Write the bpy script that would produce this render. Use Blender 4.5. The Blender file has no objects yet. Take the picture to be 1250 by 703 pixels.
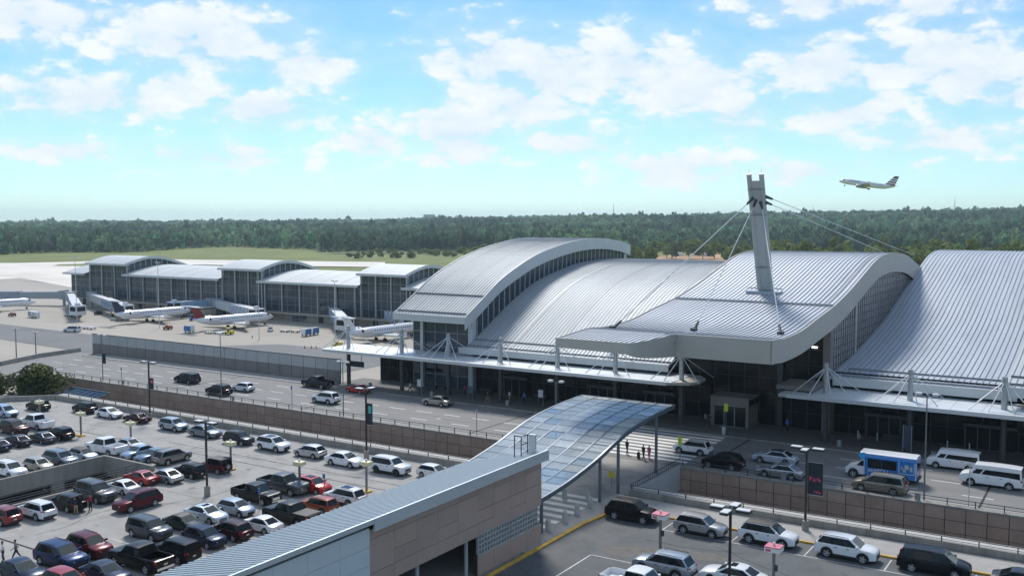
import bpy, bmesh, math, random
import numpy as np
from mathutils import Vector, Matrix
from math import sin, cos, pi, radians, sqrt, atan, atan2, degrees

random.seed(7)
rng = np.random.default_rng(11)
SC = bpy.context.scene
COL = SC.collection

# ------------------------------------------------------------------ camera
CAM_H = 29.0
FPX, WPX, HPX, HORIZON = 1180.0, 1250.0, 703.0, 268.0
YAW = radians(32.5)
PITCH = atan((HPX / 2 - HORIZON) / FPX)
cam_data = bpy.data.cameras.new('camera')
cam = bpy.data.objects.new('camera', cam_data)
COL.objects.link(cam)
cam.location = (0, 0, CAM_H)
cam.rotation_euler = (pi / 2 - PITCH, 0, YAW)
cam_data.sensor_width = 36.0
cam_data.lens = 36.0 * FPX / WPX
cam_data.clip_end = 30000
SC.camera = cam

FW = Vector((-sin(YAW) * cos(PITCH), cos(YAW) * cos(PITCH), -sin(PITCH)))
RT = Vector((cos(YAW), sin(YAW), 0))
UP = RT.cross(FW)


def ray(u, v):
    return (FW + RT * ((u - WPX / 2) / FPX) + UP * ((HPX / 2 - v) / FPX))


def gpt(u, v, z=0.0):
    d = ray(u, v)
    return Vector((0, 0, CAM_H)) + d * ((z - CAM_H) / d.z)


# ------------------------------------------------------------------ sky, sun, exposure
SUN_EL, SUN_AZ = radians(47), atan2(-0.62, 0.78)      # azimuth from +Y towards +X
world = bpy.data.worlds.new('World')
SC.world = world
world.use_nodes = True
wn, wl = world.node_tree.nodes, world.node_tree.links
wn.clear()


def N(nodes, t, **kw):
    n = nodes.new(t)
    for k, v in kw.items():
        if k == 'inp':
            for i, val in v.items():
                n.inputs[i].default_value = val
        else:
            setattr(n, k, v)
    return n


def wmath(op, a, b=None, c=None, clamp=False):
    n = N(wn, 'ShaderNodeMath', operation=op, use_clamp=clamp)
    for i, x in enumerate((a, b, c)):
        if x is None:
            continue
        if isinstance(x, (int, float)):
            n.inputs[i].default_value = x
        else:
            wl.new(x, n.inputs[i])
    return n.outputs[0]


sky = N(wn, 'ShaderNodeTexSky', sky_type='NISHITA', sun_disc=False, sun_elevation=SUN_EL,
        sun_rotation=SUN_AZ, altitude=100, air_density=1.0, dust_density=0.15, ozone_density=5.0)
tint = N(wn, 'ShaderNodeMix', data_type='RGBA', blend_type='MULTIPLY')
tint.inputs[0].default_value = 1.0
wl.new(sky.outputs[0], tint.inputs[6])
tint.inputs[7].default_value = (0.77, 0.98, 1.09, 1)
tc = N(wn, 'ShaderNodeTexCoord')
sep = N(wn, 'ShaderNodeSeparateXYZ')
wl.new(tc.outputs['Generated'], sep.inputs[0])
az = wmath('ARCTAN2', sep.outputs[0], sep.outputs[1])
el = wmath('ARCSINE', sep.outputs[2])
# cumulus banks: world azimuth / elevation (radians) of each bank and its half sizes
BANKS = [(40, 22, 85, 30, 1.0), (245, 48, 105, 40, 1.0), (375, 78, 62, 34, .9), (105, 118, 115, 26, 1.0), (225, 108, 70, 22, .8), (325, 134, 66, 24, 1.0), (80, 185, 95, 22, .55),
         (255, 190, 150, 26, .6), (600, 72, 80, 42, 1.0), (665, 90, 95, 50, 1.0), (765, 80, 78, 44, 1.0), (845, 104, 90, 44, 1.0), (560, 160, 70, 46, 1.0), (630, 125, 95, 46, .9),
         (900, 140, 60, 34, .8), (455, 172, 55, 36, .7), (700, 175, 130, 40, .6), (830, 205, 140, 32, .6), (1005, 82, 75, 34, 1.0), (1085, 84, 60, 26, .8), (1150, 70, 85, 36, 1.0),
         (1200, 92, 75, 36, 1.0), (1040, 136, 90, 32, .8), (1245, 118, 40, 16, .9), (1000, 2, 100, 24, 1.0), (1130, 8, 90, 18, .9), (1150, 168, 120, 34, .6), (980, 210, 110, 22, .5)]
cov = None
for (u, v, ru, rv, wgt) in BANKS:
    d = ray(u, v).normalized()
    a0, e0 = atan2(d.x, d.y), math.asin(d.z)
    da = wmath('MULTIPLY', wmath('SUBTRACT', az, a0), FPX / ru * 0.92)
    de = wmath('MULTIPLY', wmath('SUBTRACT', el, e0), FPX / rv)
    r2 = wmath('ADD', wmath('MULTIPLY', da, da), wmath('MULTIPLY', de, de))
    b = wmath('SUBTRACT', wgt, wmath('SQRT', r2))
    b = wmath('MAXIMUM', b, -1.2)
    cov = b if cov is None else wmath('SMOOTH_MAX', cov, b, 0.25)
# away from the banks in view the sky goes on with the same broken cumulus
mp = N(wn, 'ShaderNodeMapping')
mp.inputs['Scale'].default_value = (1, 1, 2.1)
wl.new(tc.outputs['Generated'], mp.inputs[0])
big = N(wn, 'ShaderNodeTexNoise', inp={'Scale': 5.0, 'Detail': 3.0, 'Roughness': 0.5})
wl.new(mp.outputs[0], big.inputs['Vector'])
gen = wmath('MULTIPLY_ADD', big.outputs['Fac'], 6.0, -3.35)
fwd = N(wn, 'ShaderNodeVectorMath', operation='DOT_PRODUCT')
wl.new(tc.outputs['Generated'], fwd.inputs[0])
fwd.inputs[1].default_value = FW
offv = wmath('MULTIPLY_ADD', fwd.outputs['Value'], -8.0, 6.9, clamp=True)     # 0 inside the banks' part of the sky
gen = wmath('ADD', gen, wmath('MULTIPLY_ADD', offv, 1.6, -1.6))
cov = wmath('MAXIMUM', cov, gen)


def cloudnoise(vec):
    n = N(wn, 'ShaderNodeTexNoise', inp={'Scale': 20.0, 'Detail': 7.0, 'Roughness': 0.58, 'Distortion': 0.1})
    wl.new(vec, n.inputs['Vector'])
    # rounded cauliflower heads
    wv = N(wn, 'ShaderNodeVectorMath', operation='MULTIPLY_ADD')
    wl.new(n.outputs['Color'], wv.inputs[0])
    wv.inputs[1].default_value = (.05, .05, .05)
    wl.new(vec, wv.inputs[2])
    vo = N(wn, 'ShaderNodeTexVoronoi', feature='F1', normalize=True, inp={'Scale': 26.0, 'Detail': 1.0, 'Roughness': 0.5, 'Lacunarity': 2.4})
    wl.new(wv.outputs[0], vo.inputs['Vector'])
    return wmath('SUBTRACT', wmath('MULTIPLY_ADD', n.outputs['Fac'], 1.6, -0.8), wmath('MULTIPLY_ADD', vo.outputs['Distance'], 1.0, -0.30))


n1 = cloudnoise(mp.outputs[0])
dens = wmath('MULTIPLY_ADD', n1, 2.2, wmath('ADD', cov, 0.26))
mask = N(wn, 'ShaderNodeMapRange', interpolation_type='SMOOTHSTEP', inp={1: -0.05, 2: 0.85, 3: 0.0, 4: 0.95})
wl.new(dens, mask.inputs[0])
veil = N(wn, 'ShaderNodeMapRange', interpolation_type='SMOOTHSTEP', inp={1: -1.0, 2: 0.9, 3: 0.0, 4: 0.5})
wl.new(wmath('MULTIPLY_ADD', n1, 0.9, cov), veil.inputs[0])
mask_o = wmath('MAXIMUM', mask.outputs[0], veil.outputs[0])
lit = wmath('SUBTRACT', wmath('MULTIPLY_ADD', n1, 1.7, 0.56), wmath('MULTIPLY', wmath('MAXIMUM', wmath('SUBTRACT', dens, 0.7), 0.0), 0.30), clamp=True)
ccol = N(wn, 'ShaderNodeMix', data_type='RGBA')
wl.new(lit, ccol.inputs[0])
SKYK = 0.084
ccol.inputs[6].default_value = (0.46 / SKYK, 0.55 / SKYK, 0.63 / SKYK, 1)
ccol.inputs[7].default_value = (0.655 / SKYK, 0.675 / SKYK, 0.685 / SKYK, 1)
mixc = N(wn, 'ShaderNodeMix', data_type='RGBA')
wl.new(mask_o, mixc.inputs[0])
wl.new(tint.outputs[2], mixc.inputs[6])
wl.new(ccol.outputs[2], mixc.inputs[7])
bg = N(wn, 'ShaderNodeBackground')
wl.new(mixc.outputs[2], bg.inputs[0])
bg.inputs[1].default_value = SKYK
world.cycles.sampling_method = 'MANUAL'
world.cycles.sample_map_resolution = 256
wo = N(wn, 'ShaderNodeOutputWorld')
wl.new(bg.outputs[0], wo.inputs[0])

sun_data = bpy.data.lights.new('sun', 'SUN')
sun_data.energy = 2.3
sun_data.angle = radians(13)
sun_data.color = (1.0, 0.955, 0.89)
sun = bpy.data.objects.new('sun', sun_data)
COL.objects.link(sun)
SDIR = Vector((sin(SUN_AZ) * cos(SUN_EL), cos(SUN_AZ) * cos(SUN_EL), sin(SUN_EL)))
sun.rotation_euler = (-SDIR).to_track_quat('-Z', 'Y').to_euler()
sun.location = SDIR * 300

SC.view_settings.view_transform = 'Standard'
SC.view_settings.look = 'None'
SC.view_settings.exposure = 0.60
SC.view_settings.gamma = 1.0
SC.view_settings.use_curve_mapping = False

# ------------------------------------------------------------------ materials
MATS = {}


def material(name, col, rough=0.6, metal=0.0, var=0.0, vscale=1.0, bump=0.0, bscale=20.0, spec=0.5, coat=0.0,
             alpha=1.0, stains=None, stain_col=None, spots=None, stretch=None, emit=None, emit_k=0.0, trans=0.0, vcol=False, leaf=False):
    m = bpy.data.materials.new(name)
    m.use_nodes = True
    nt = m.node_tree
    n, l = nt.nodes, nt.links
    p = n['Principled BSDF']
    p.inputs['Base Color'].default_value = (*col, 1)
    p.inputs['Roughness'].default_value = rough
    p.inputs['Metallic'].default_value = metal
    p.inputs['Specular IOR Level'].default_value = spec
    p.inputs['Coat Weight'].default_value = coat
    p.inputs['Coat Roughness'].default_value = 0.04
    p.inputs['Alpha'].default_value = alpha
    p.inputs['Transmission Weight'].default_value = trans
    if emit:
        p.inputs['Emission Color'].default_value = (*emit, 1)
        p.inputs['Emission Strength'].default_value = emit_k
    cur = None
    if var or stains or bump:
        geo = n.new('ShaderNodeNewGeometry')
        vec = geo.outputs['Position']
        if stretch:
            mpn = n.new('ShaderNodeMapping')
            mpn.inputs['Scale'].default_value = stretch
            l.new(vec, mpn.inputs[0])
            vec = mpn.outputs[0]
    if vcol:
        at = n.new('ShaderNodeAttribute')
        at.attribute_name = 'tone'
        mx0 = n.new('ShaderNodeMix')
        mx0.data_type = 'RGBA'
        mx0.blend_type = 'MULTIPLY'
        mx0.inputs[0].default_value = 1.0
        mx0.inputs[6].default_value = (*col, 1)
        l.new(at.outputs['Color'], mx0.inputs[7])
        cur = mx0.outputs[2]
    if var:
        t = n.new('ShaderNodeTexNoise')
        t.inputs['Scale'].default_value = vscale
        t.inputs['Detail'].default_value = 7.0
        t.inputs['Roughness'].default_value = 0.62
        l.new(vec, t.inputs['Vector'])
        mr = n.new('ShaderNodeMapRange')
        mr.inputs[1].default_value = 0.28
        mr.inputs[2].default_value = 0.72
        mr.inputs[3].default_value = 1.0 - var
        mr.inputs[4].default_value = 1.0 + var
        l.new(t.outputs['Fac'], mr.inputs[0])
        mx = n.new('ShaderNodeMix')
        mx.data_type = 'RGBA'
        mx.blend_type = 'MULTIPLY'
        mx.inputs[0].default_value = 1.0
        if cur is None:
            mx.inputs[6].default_value = (*col, 1)
        else:
            l.new(cur, mx.inputs[6])
        l.new(mr.outputs[0], mx.inputs[7])
        cur = mx.outputs[2]
    if stains:
        amt, sc_ = stains
        t2 = n.new('ShaderNodeTexNoise')
        t2.inputs['Scale'].default_value = sc_
        t2.inputs['Detail'].default_value = 5.0
        t2.inputs['Distortion'].default_value = 0.8
        l.new(vec, t2.inputs['Vector'])
        mr2 = n.new('ShaderNodeMapRange')
        mr2.inputs[1].default_value = 0.54
        mr2.inputs[2].default_value = 0.72
        mr2.inputs[3].default_value = 0.0
        mr2.inputs[4].default_value = amt
        l.new(t2.outputs['Fac'], mr2.inputs[0])
        mx2 = n.new('ShaderNodeMix')
        mx2.data_type = 'RGBA'
        l.new(mr2.outputs[0], mx2.inputs[0])
        if cur is None:
            mx2.inputs[6].default_value = (*col, 1)
        else:
            l.new(cur, mx2.inputs[6])
        mx2.inputs[7].default_value = (*(stain_col or tuple(c * 0.45 for c in col)), 1)
        cur = mx2.outputs[2]
    if spots:
        t3 = n.new('ShaderNodeTexNoise')
        t3.inputs['Scale'].default_value = spots[1]
        t3.inputs['Detail'].default_value = 3.0
        l.new(vec, t3.inputs['Vector'])
        mr3 = n.new('ShaderNodeMapRange')
        mr3.inputs[1].default_value = 0.62
        mr3.inputs[2].default_value = 0.74
        mr3.inputs[3].default_value = 0.0
        mr3.inputs[4].default_value = spots[0]
        l.new(t3.outputs['Fac'], mr3.inputs[0])
        mx3 = n.new('ShaderNodeMix')
        mx3.data_type = 'RGBA'
        l.new(mr3.outputs[0], mx3.inputs[0])
        l.new(cur, mx3.inputs[6])
        mx3.inputs[7].default_value = (0.06, 0.058, 0.055, 1)
        cur = mx3.outputs[2]
    if cur is not None:
        l.new(cur, p.inputs['Base Color'])
    if bump:
        tb = n.new('ShaderNodeTexNoise')
        tb.inputs['Scale'].default_value = bscale
        tb.inputs['Detail'].default_value = 4.0
        l.new(vec, tb.inputs['Vector'])
        bp = n.new('ShaderNodeBump')
        bp.inputs['Strength'].default_value = bump
        bp.inputs['Distance'].default_value = 0.05
        l.new(tb.outputs['Fac'], bp.inputs['Height'])
        l.new(bp.outputs[0], p.inputs['Normal'])
    if leaf:
        tr = n.new('ShaderNodeBsdfTranslucent')
        l.new(cur, tr.inputs[0])
        ms = n.new('ShaderNodeMixShader')
        ms.inputs[0].default_value = 0.42
        l.new(p.outputs[0], ms.inputs[1])
        l.new(tr.outputs[0], ms.inputs[2])
        l.new(ms.outputs[0], n['Material Output'].inputs[0])
    MATS[name] = m
    return m


M = material
M('deck_concrete', (0.345, 0.332, 0.31), 0.85, var=0.16, vscale=0.35, stains=(0.6, 0.22), stain_col=(0.20, 0.195, 0.18), bump=0.15, spots=(.55, .8))
M('deck_right', (0.090, 0.099, 0.104), 0.8, var=0.22, vscale=0.5, stains=(0.4, 0.14), stain_col=(0.19, 0.19, 0.185), bump=0.15, spots=(.5, .8))  # dark asphalt, with the lot's cloud shade also worked into its tone
M('tan_patch', (0.145, 0.135, 0.118), 0.9, var=0.25, vscale=1.2)
M('road', (0.205, 0.20, 0.192), 0.8, var=0.12, vscale=0.3, stains=(0.4, 0.1), stain_col=(0.2, 0.2, 0.2), stretch=(0.4, 1.6, 1), bump=0.1)
M('shade_pavement', (0.15, 0.147, 0.14), 0.8, var=0.12, vscale=0.8)  # shade under the kerb canopy darkened into the paving colour
M('sidewalk', (0.36, 0.345, 0.32), 0.85, var=0.12, vscale=0.8)
M('lower_road', (0.10, 0.10, 0.105), 0.85, var=0.15, vscale=0.4)
M('apron', (0.38, 0.345, 0.29), 0.85, var=0.14, vscale=0.03, stains=(0.75, 0.018), stain_col=(0.19, 0.19, 0.185), stretch=(0.5, 1.5, 1))
M('apron_asphalt', (0.165, 0.165, 0.165), 0.85, var=0.15, vscale=0.06, stains=(0.4, 0.03))
M('runway', (0.74, 0.68, 0.60), 0.85, var=0.14, vscale=0.02, stains=(0.8, 0.012), stain_col=(0.50, 0.43, 0.35), stretch=(0.6, 1.6, 1))
M('grass', (0.165, 0.19, 0.036), 0.95, var=0.28, vscale=0.02, stains=(0.6, 0.008), stain_col=(0.17, 0.16, 0.06))
M('meadow', (0.12, 0.15, 0.06), 0.95, var=0.3, vscale=0.02)
M('dirt', (0.48, 0.29, 0.15), 0.95, var=0.2, vscale=0.05)
M('concrete', (0.30, 0.285, 0.25), 0.85, var=0.22, vscale=0.8, stains=(0.5, 0.5), stain_col=(0.16, 0.15, 0.13), stretch=(1, 1, 0.3))
M('concrete_light', (0.46, 0.45, 0.42), 0.8, var=0.1, vscale=0.8)
M('brown_panel', (0.42, 0.285, 0.215), 0.7, var=0.14, vscale=0.5, bump=0.1)
M('brown_panel_b', (0.46, 0.32, 0.24), 0.7, var=0.14, vscale=0.5, bump=0.1)
M('joint', (0.03, 0.028, 0.026), 0.9)
M('bridge_panel', (0.42, 0.305, 0.25), 0.62, var=0.07, vscale=0.4)
M('bridge_panel_b', (0.39, 0.285, 0.235), 0.62, var=0.07, vscale=0.4)
M('blue_panel', (0.60, 0.66, 0.69), 0.45, metal=0.15, var=0.04, vscale=0.3)
M('roof_metal', (0.46, 0.495, 0.51), 0.62, metal=0.15, var=0.12, vscale=0.5, stretch=(1, 0.12, 0.3), stains=(0.3, 0.4), stain_col=(0.34, 0.36, 0.37))
M('roof_metal_shade', (0.42, 0.465, 0.52), 0.55, metal=0.25, var=0.12, vscale=0.5, stretch=(1, 0.12, 0.3), stains=(0.3, 0.4), stain_col=(0.29, 0.33, 0.39))  # same roof metal, dimmed and blued to stand for cloud shade
M('shaded_seam_metal', (0.28, 0.305, 0.335), 0.5, metal=0.3)  # darker than the roof sheets: rib shading put into the seam colour
M('blue_seam', (0.44, 0.50, 0.54), 0.45, metal=0.4)
M('joint_metal', (0.20, 0.21, 0.225), 0.5, metal=0.4)
M('blue_roof', (0.58, 0.63, 0.66), 0.36, metal=0.5, var=0.06, vscale=0.4)
M('fascia', (0.46, 0.44, 0.40), 0.5, metal=0.25, var=0.05, vscale=0.4)
M('fascia_light', (0.58, 0.60, 0.60), 0.45, metal=0.25, var=0.05, vscale=0.4)
M('soffit', (0.30, 0.30, 0.29), 0.7)
M('canopy_white', (0.62, 0.66, 0.68), 0.45, metal=0.15, var=0.06, vscale=0.5)
M('dark_glass', (0.010, 0.013, 0.017), 0.08, spec=0.22)
M('blue_glass', (0.028, 0.050, 0.070), 0.07, spec=0.7, var=0.3, vscale=0.15)
M('wall_glass', (0.30, 0.285, 0.285), 0.25, spec=0.6, var=0.25, vscale=0.25)  # grey-brown reflection painted into the base colour
M('mullion', (0.35, 0.36, 0.36), 0.5, metal=0.4)
M('mullion_dark', (0.07, 0.07, 0.075), 0.5, metal=0.3)
M('column', (0.47, 0.48, 0.47), 0.5, metal=0.3)
M('steel_blue', (0.13, 0.16, 0.19), 0.4, metal=0.3)
M('steel', (0.40, 0.42, 0.43), 0.4, metal=0.6, var=0.05, vscale=2)
M('steel_light', (0.62, 0.64, 0.65), 0.4, metal=0.4)
M('steel_dark', (0.06, 0.065, 0.07), 0.5, metal=0.4)
M('mast_grey', (0.48, 0.49, 0.49), 0.5, metal=0.3, var=0.06, vscale=0.8)
M('lamp_brown', (0.030, 0.026, 0.024), 0.55)
M('lamp_grey', (0.22, 0.23, 0.235), 0.5, metal=0.5)
M('lamp_head', (0.66, 0.67, 0.66), 0.4)
M('yellow_box', (0.72, 0.66, 0.40), 0.5)
M('pink_top', (0.62, 0.16, 0.22), 0.5)
M('white_paint', (0.78, 0.78, 0.76), 0.6, var=0.12, vscale=2)
M('line_paint', (0.62, 0.62, 0.60), 0.75, var=0.25, vscale=2.0, stains=(0.7, 1.1), stain_col=(0.3, 0.3, 0.29))
M('yellow_paint', (0.62, 0.36, 0.05), 0.7, var=0.25, vscale=1.5, stains=(0.6, 1.0), stain_col=(0.28, 0.23, 0.15))
M('canopy_glass', (0.50, 0.56, 0.58), 0.07, spec=0.8, alpha=0.52, var=0.08, vscale=0.3)
M('canopy_glass_b', (0.58, 0.64, 0.66), 0.10, spec=0.8, alpha=0.60, var=0.08, vscale=0.3)
M('canopy_glass_c', (0.34, 0.47, 0.58), 0.05, spec=0.8, alpha=0.48, var=0.08, vscale=0.3)
M('glass_clear', (0.10, 0.14, 0.15), 0.05, spec=0.7, alpha=0.35)
M('tyre', (0.016, 0.016, 0.017), 0.85)
M('rim', (0.50, 0.51, 0.52), 0.35, metal=0.25)
M('rim_dark', (0.05, 0.05, 0.05), 0.4, metal=0.5)
M('windscreen_glass', (0.035, 0.05, 0.052), 0.05, spec=0.55)  # teal-grey sky reflection lifted into the base colour
M('car_glass', (0.010, 0.014, 0.016), 0.05, spec=0.28)
M('trim', (0.018, 0.018, 0.019), 0.55)
M('headlight', (0.72, 0.74, 0.75), 0.1, spec=0.8)
M('taillight', (0.42, 0.012, 0.012), 0.2)
M('plate', (0.6, 0.62, 0.64), 0.5)
M('chrome', (0.7, 0.71, 0.72), 0.18, metal=1.0)
M('plane_white', (0.84, 0.85, 0.86), 0.3, coat=0.4)
M('plane_grey', (0.40, 0.42, 0.44), 0.35, metal=0.3)
M('plane_navy', (0.025, 0.035, 0.085), 0.35)
M('plane_red', (0.24, 0.02, 0.022), 0.35)
M('plane_blue', (0.05, 0.10, 0.30), 0.35)
M('jet_bridge_white', (0.60, 0.62, 0.64), 0.5, var=0.08, vscale=0.6)
M('jet_bridge_grey', (0.33, 0.36, 0.39), 0.5, var=0.08, vscale=0.6)
M('jet_bridge_blue', (0.25, 0.36, 0.50), 0.45, var=0.06, vscale=0.6)
M('beige_wall', (0.42, 0.37, 0.30), 0.8, var=0.15, vscale=0.3)
M('grey_panel', (0.42, 0.42, 0.41), 0.7, var=0.08, vscale=0.4)
M('brown_grey', (0.215, 0.19, 0.175), 0.75, var=0.1, vscale=0.4)
M('bark', (0.10, 0.075, 0.055), 0.9)
M('leaf', (0.16, 0.20, 0.05), 0.8, vcol=True, leaf=True)
M('leaf_near', (0.10, 0.12, 0.035), 0.75, vcol=True, leaf=True)
M('forest_leaf', (0.095, 0.165, 0.09), 0.9, vcol=True, leaf=True)
M('banner_dark', (0.010, 0.018, 0.030), 0.7)
M('banner_pink', (0.75, 0.10, 0.20), 0.7)
M('banner_teal', (0.05, 0.40, 0.38), 0.7)
M('sign_yellow', (0.75, 0.62, 0.05), 0.5)
M('sign_lime', (0.55, 0.72, 0.05), 0.5)
M('board_grey', (0.06, 0.075, 0.11), 0.5)
M('sign_blue', (0.05, 0.16, 0.42), 0.5)
M('bus_blue', (0.015, 0.19, 0.55), 0.25, coat=0.6)
M('bus_blue_b', (0.06, 0.42, 0.80), 0.25, coat=0.6)
M('lamp_on', (0.9, 0.9, 0.85), 0.4, emit=(1.0, 0.95, 0.85), emit_k=3.0)
M('skin', (0.36, 0.22, 0.15), 0.6)
M('hair', (0.02, 0.015, 0.012), 0.7)
for nm, c in dict(shirt_red=(0.35, 0.02, 0.03), shirt_navy=(0.02, 0.025, 0.05), shirt_black=(0.012, 0.012, 0.013), shirt_pink=(0.65, 0.10, 0.25),
                  shirt_blue=(0.05, 0.15, 0.55), shirt_white=(0.7, 0.7, 0.7), shirt_grey=(0.22, 0.21, 0.25), trousers_tan=(0.36, 0.25, 0.15),
                  trousers_black=(0.012, 0.012, 0.014), trousers_navy=(0.03, 0.035, 0.06), shoe=(0.02, 0.02, 0.02)).items():
    M(nm, c, 0.8)
PAINTS = dict(white=((0.78, 0.79, 0.80), 0), black=((0.006, 0.006, 0.007), 0), maroon_dark=((0.05, 0.012, 0.014), .3), maroon=((0.11, 0.010, 0.018), .3),
              silverblue=((0.36, 0.41, 0.47), .6), greyblue=((0.17, 0.205, 0.25), .6), charcoal=((0.030, 0.033, 0.040), .4), silver=((0.48, 0.49, 0.50), .7),
              lightblue=((0.34, 0.44, 0.56), .5), slate=((0.075, 0.085, 0.10), .5), navy=((0.012, 0.022, 0.055), .4), beige=((0.40, 0.36, 0.31), .5),
              paleblue=((0.56, 0.63, 0.68), .4), steelblue=((0.18, 0.25, 0.33), .5), greige=((0.22, 0.215, 0.21), .6), red=((0.34, 0.010, 0.012), .1),
              gunmetal=((0.10, 0.105, 0.115), .6), redbrown=((0.24, 0.022, 0.014), .2), darkgreen=((0.020, 0.032, 0.030), .4), blue=((0.018, 0.040, 0.115), .4),
              orange=((0.30, 0.060, 0.012), .3), brightred=((0.52, 0.016, 0.014), .1), champagne=((0.40, 0.37, 0.32), .6), tan=((0.30, 0.26, 0.20), .6),
              blackblue=((0.008, 0.009, 0.013), .2))
for k, (c, mt) in PAINTS.items():
    M('paint_' + k, c, 0.3, metal=mt, coat=0.4 if max(c) > .12 else 0.10, spec=0.5 if max(c) > .12 else 0.25)


# ------------------------------------------------------------------ mesh helpers
ORG = {}


def empty(name, loc, rz=0.0, label=None, cat=None, group=None, kind=None):
    o = bpy.data.objects.new(name, None)
    COL.objects.link(o)
    o.location = loc
    o.rotation_euler = (0, 0, rz)
    o.empty_display_size = 0.2
    ORG[o] = Vector(loc)
    tag(o, label, cat, group, kind)
    return o


def tag(o, label=None, cat=None, group=None, kind=None):
    if label:
        o['label'] = label
    if cat:
        o['category'] = cat
    if group:
        o['group'] = group
    if kind:
        o['kind'] = kind
    return o


class MB:
    """collects geometry, builds ONE mesh object"""

    def __init__(s):
        s.v, s.f, s.m = [], [], []

    def add(s, verts, faces, mi=0):
        b = len(s.v)
        s.v += [tuple(v) for v in verts]
        for f in faces:
            s.f.append(tuple(i + b for i in f))
            s.m.append(mi)
        return s

    def box(s, x0, x1, y0, y1, z0, z1, mi=0):
        return s.add([(x0, y0, z0), (x1, y0, z0), (x1, y1, z0), (x0, y1, z0), (x0, y0, z1), (x1, y0, z1), (x1, y1, z1), (x0, y1, z1)],
                     [(3, 2, 1, 0), (4, 5, 6, 7), (0, 1, 5, 4), (1, 2, 6, 5), (2, 3, 7, 6), (3, 0, 4, 7)], mi)

    def quad(s, a, b, c, d, mi=0):
        return s.add([a, b, c, d], [(0, 1, 2, 3)], mi)

    def bar(s, a, b, r, n=6, r2=None, mi=0, cap=True):
        a, b = Vector(a), Vector(b)
        d = (b - a).normalized()
        t = Vector((0, 0, 1)) if abs(d.z) < 0.9 else Vector((1, 0, 0))
        e1 = d.cross(t).normalized()
        e2 = d.cross(e1)
        r2 = r if r2 is None else r2
        vs = []
        for i in range(n):
            an = 2 * pi * i / n
            o = e1 * cos(an) + e2 * sin(an)
            vs.append(a + o * r)
            vs.append(b + o * r2)
        fs = [(2 * i, (2 * i + 2) % (2 * n), (2 * i + 3) % (2 * n), 2 * i + 1) for i in range(n)]
        if cap:
            fs.append(tuple(2 * i for i in range(n))[::-1])
            fs.append(tuple(2 * i + 1 for i in range(n)))
        return s.add(vs, fs, mi)

    def prism(s, poly, z0, z1, mi=0):
        n = len(poly)
        vs = [(x, y, z0) for x, y in poly] + [(x, y, z1) for x, y in poly]
        fs = [tuple(range(n))[::-1], tuple(range(n, 2 * n))] + [(i, (i + 1) % n, n + (i + 1) % n, n + i) for i in range(n)]
        return s.add(vs, fs, mi)

    def grid(s, rows, mi=0, closed=False):
        """rows: list of equal length point lists"""
        n = len(rows[0])
        vs = [p for r in rows for p in r]
        fs = []
        for i in range(len(rows) - 1):
            for j in range(n - (0 if closed else 1)):
                k = (j + 1) % n
                fs.append((i * n + j, i * n + k, (i + 1) * n + k, (i + 1) * n + j))
        return s.add(vs, fs, mi)

    def sphere(s, c, r, n=8, m=6, sc=(1, 1, 1), mi=0):
        rows = []
        for i in range(m + 1):
            th = pi * i / m
            rows.append([(c[0] + r * sc[0] * sin(th) * cos(2 * pi * j / n), c[1] + r * sc[1] * sin(th) * sin(2 * pi * j / n), c[2] + r * sc[2] * cos(th)) for j in range(n)])
        return s.grid(rows, mi, True)

    def mesh(s, name, mats, off=(0, 0, 0), smooth=None):
        me = bpy.data.meshes.new(name)
        ox, oy, oz = off
        me.from_pydata([(x - ox, y - oy, z - oz) for x, y, z in s.v], [], s.f)
        for k in ([mats] if isinstance(mats, str) else mats):
            me.materials.append(MATS[k] if k else None)
        if len(me.materials) > 1:
            me.polygons.foreach_set('material_index', s.m)
        if smooth:
            me.shade_smooth()
            me.set_sharp_from_angle(angle=radians(smooth))
        me.update()
        return me

    def build(s, name, mats, parent=None, smooth=None, world=True, kind=None, label=None):
        off = ORG.get(parent, Vector((0, 0, 0))) if (parent and world) else (0, 0, 0)
        o = bpy.data.objects.new(name, s.mesh(name, mats, off, smooth))
        COL.objects.link(o)
        if parent:
            o.parent = parent
            ORG[o] = Vector(off)
        if kind:
            o['kind'] = kind
        if label:
            o['label'] = label
        return o


def solo(name, mb, mats, loc, label, cat, group=None, smooth=None, rz=0, kind=None):
    """a one-mesh thing built in local coordinates"""
    o = bpy.data.objects.new(name, mb.mesh(name, mats, (0, 0, 0), smooth))
    COL.objects.link(o)
    o.location = loc
    o.rotation_euler = (0, 0, rz)
    return tag(o, label, cat, group, kind)


def structure(name, mb, mats, smooth=None):
    o = mb.build(name, mats, None, smooth)
    o['kind'] = 'structure'
    ORG[o] = Vector((0, 0, 0))
    return o


def piece(name, me, loc, parent, rz=0.0):
    """one of many alike pieces: shared mesh, world location"""
    o = bpy.data.objects.new(name, me)
    COL.objects.link(o)
    o.parent = parent
    o.location = Vector(loc) - ORG.get(parent, Vector((0, 0, 0)))
    if rz:
        o.rotation_euler = (0, 0, rz)
    ORG[o] = Vector(loc)
    return o


def copy_tree(o, parent=None, paint=None):
    c = o.copy()
    COL.objects.link(c)
    c.parent = parent
    repaint(c, paint)
    for ch in o.children:
        copy_tree(ch, c, paint)
    return c


def repaint(o, paint):
    if paint and o.type == 'MESH':
        for sl in o.material_slots:
            if sl.material is None or sl.material.name.startswith('paint_'):
                sl.link = 'OBJECT'
                sl.material = MATS['paint_' + paint]


def paint_tree(o, paint):
    repaint(o, paint)
    for ch in o.children:
        paint_tree(ch, paint)


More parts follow.
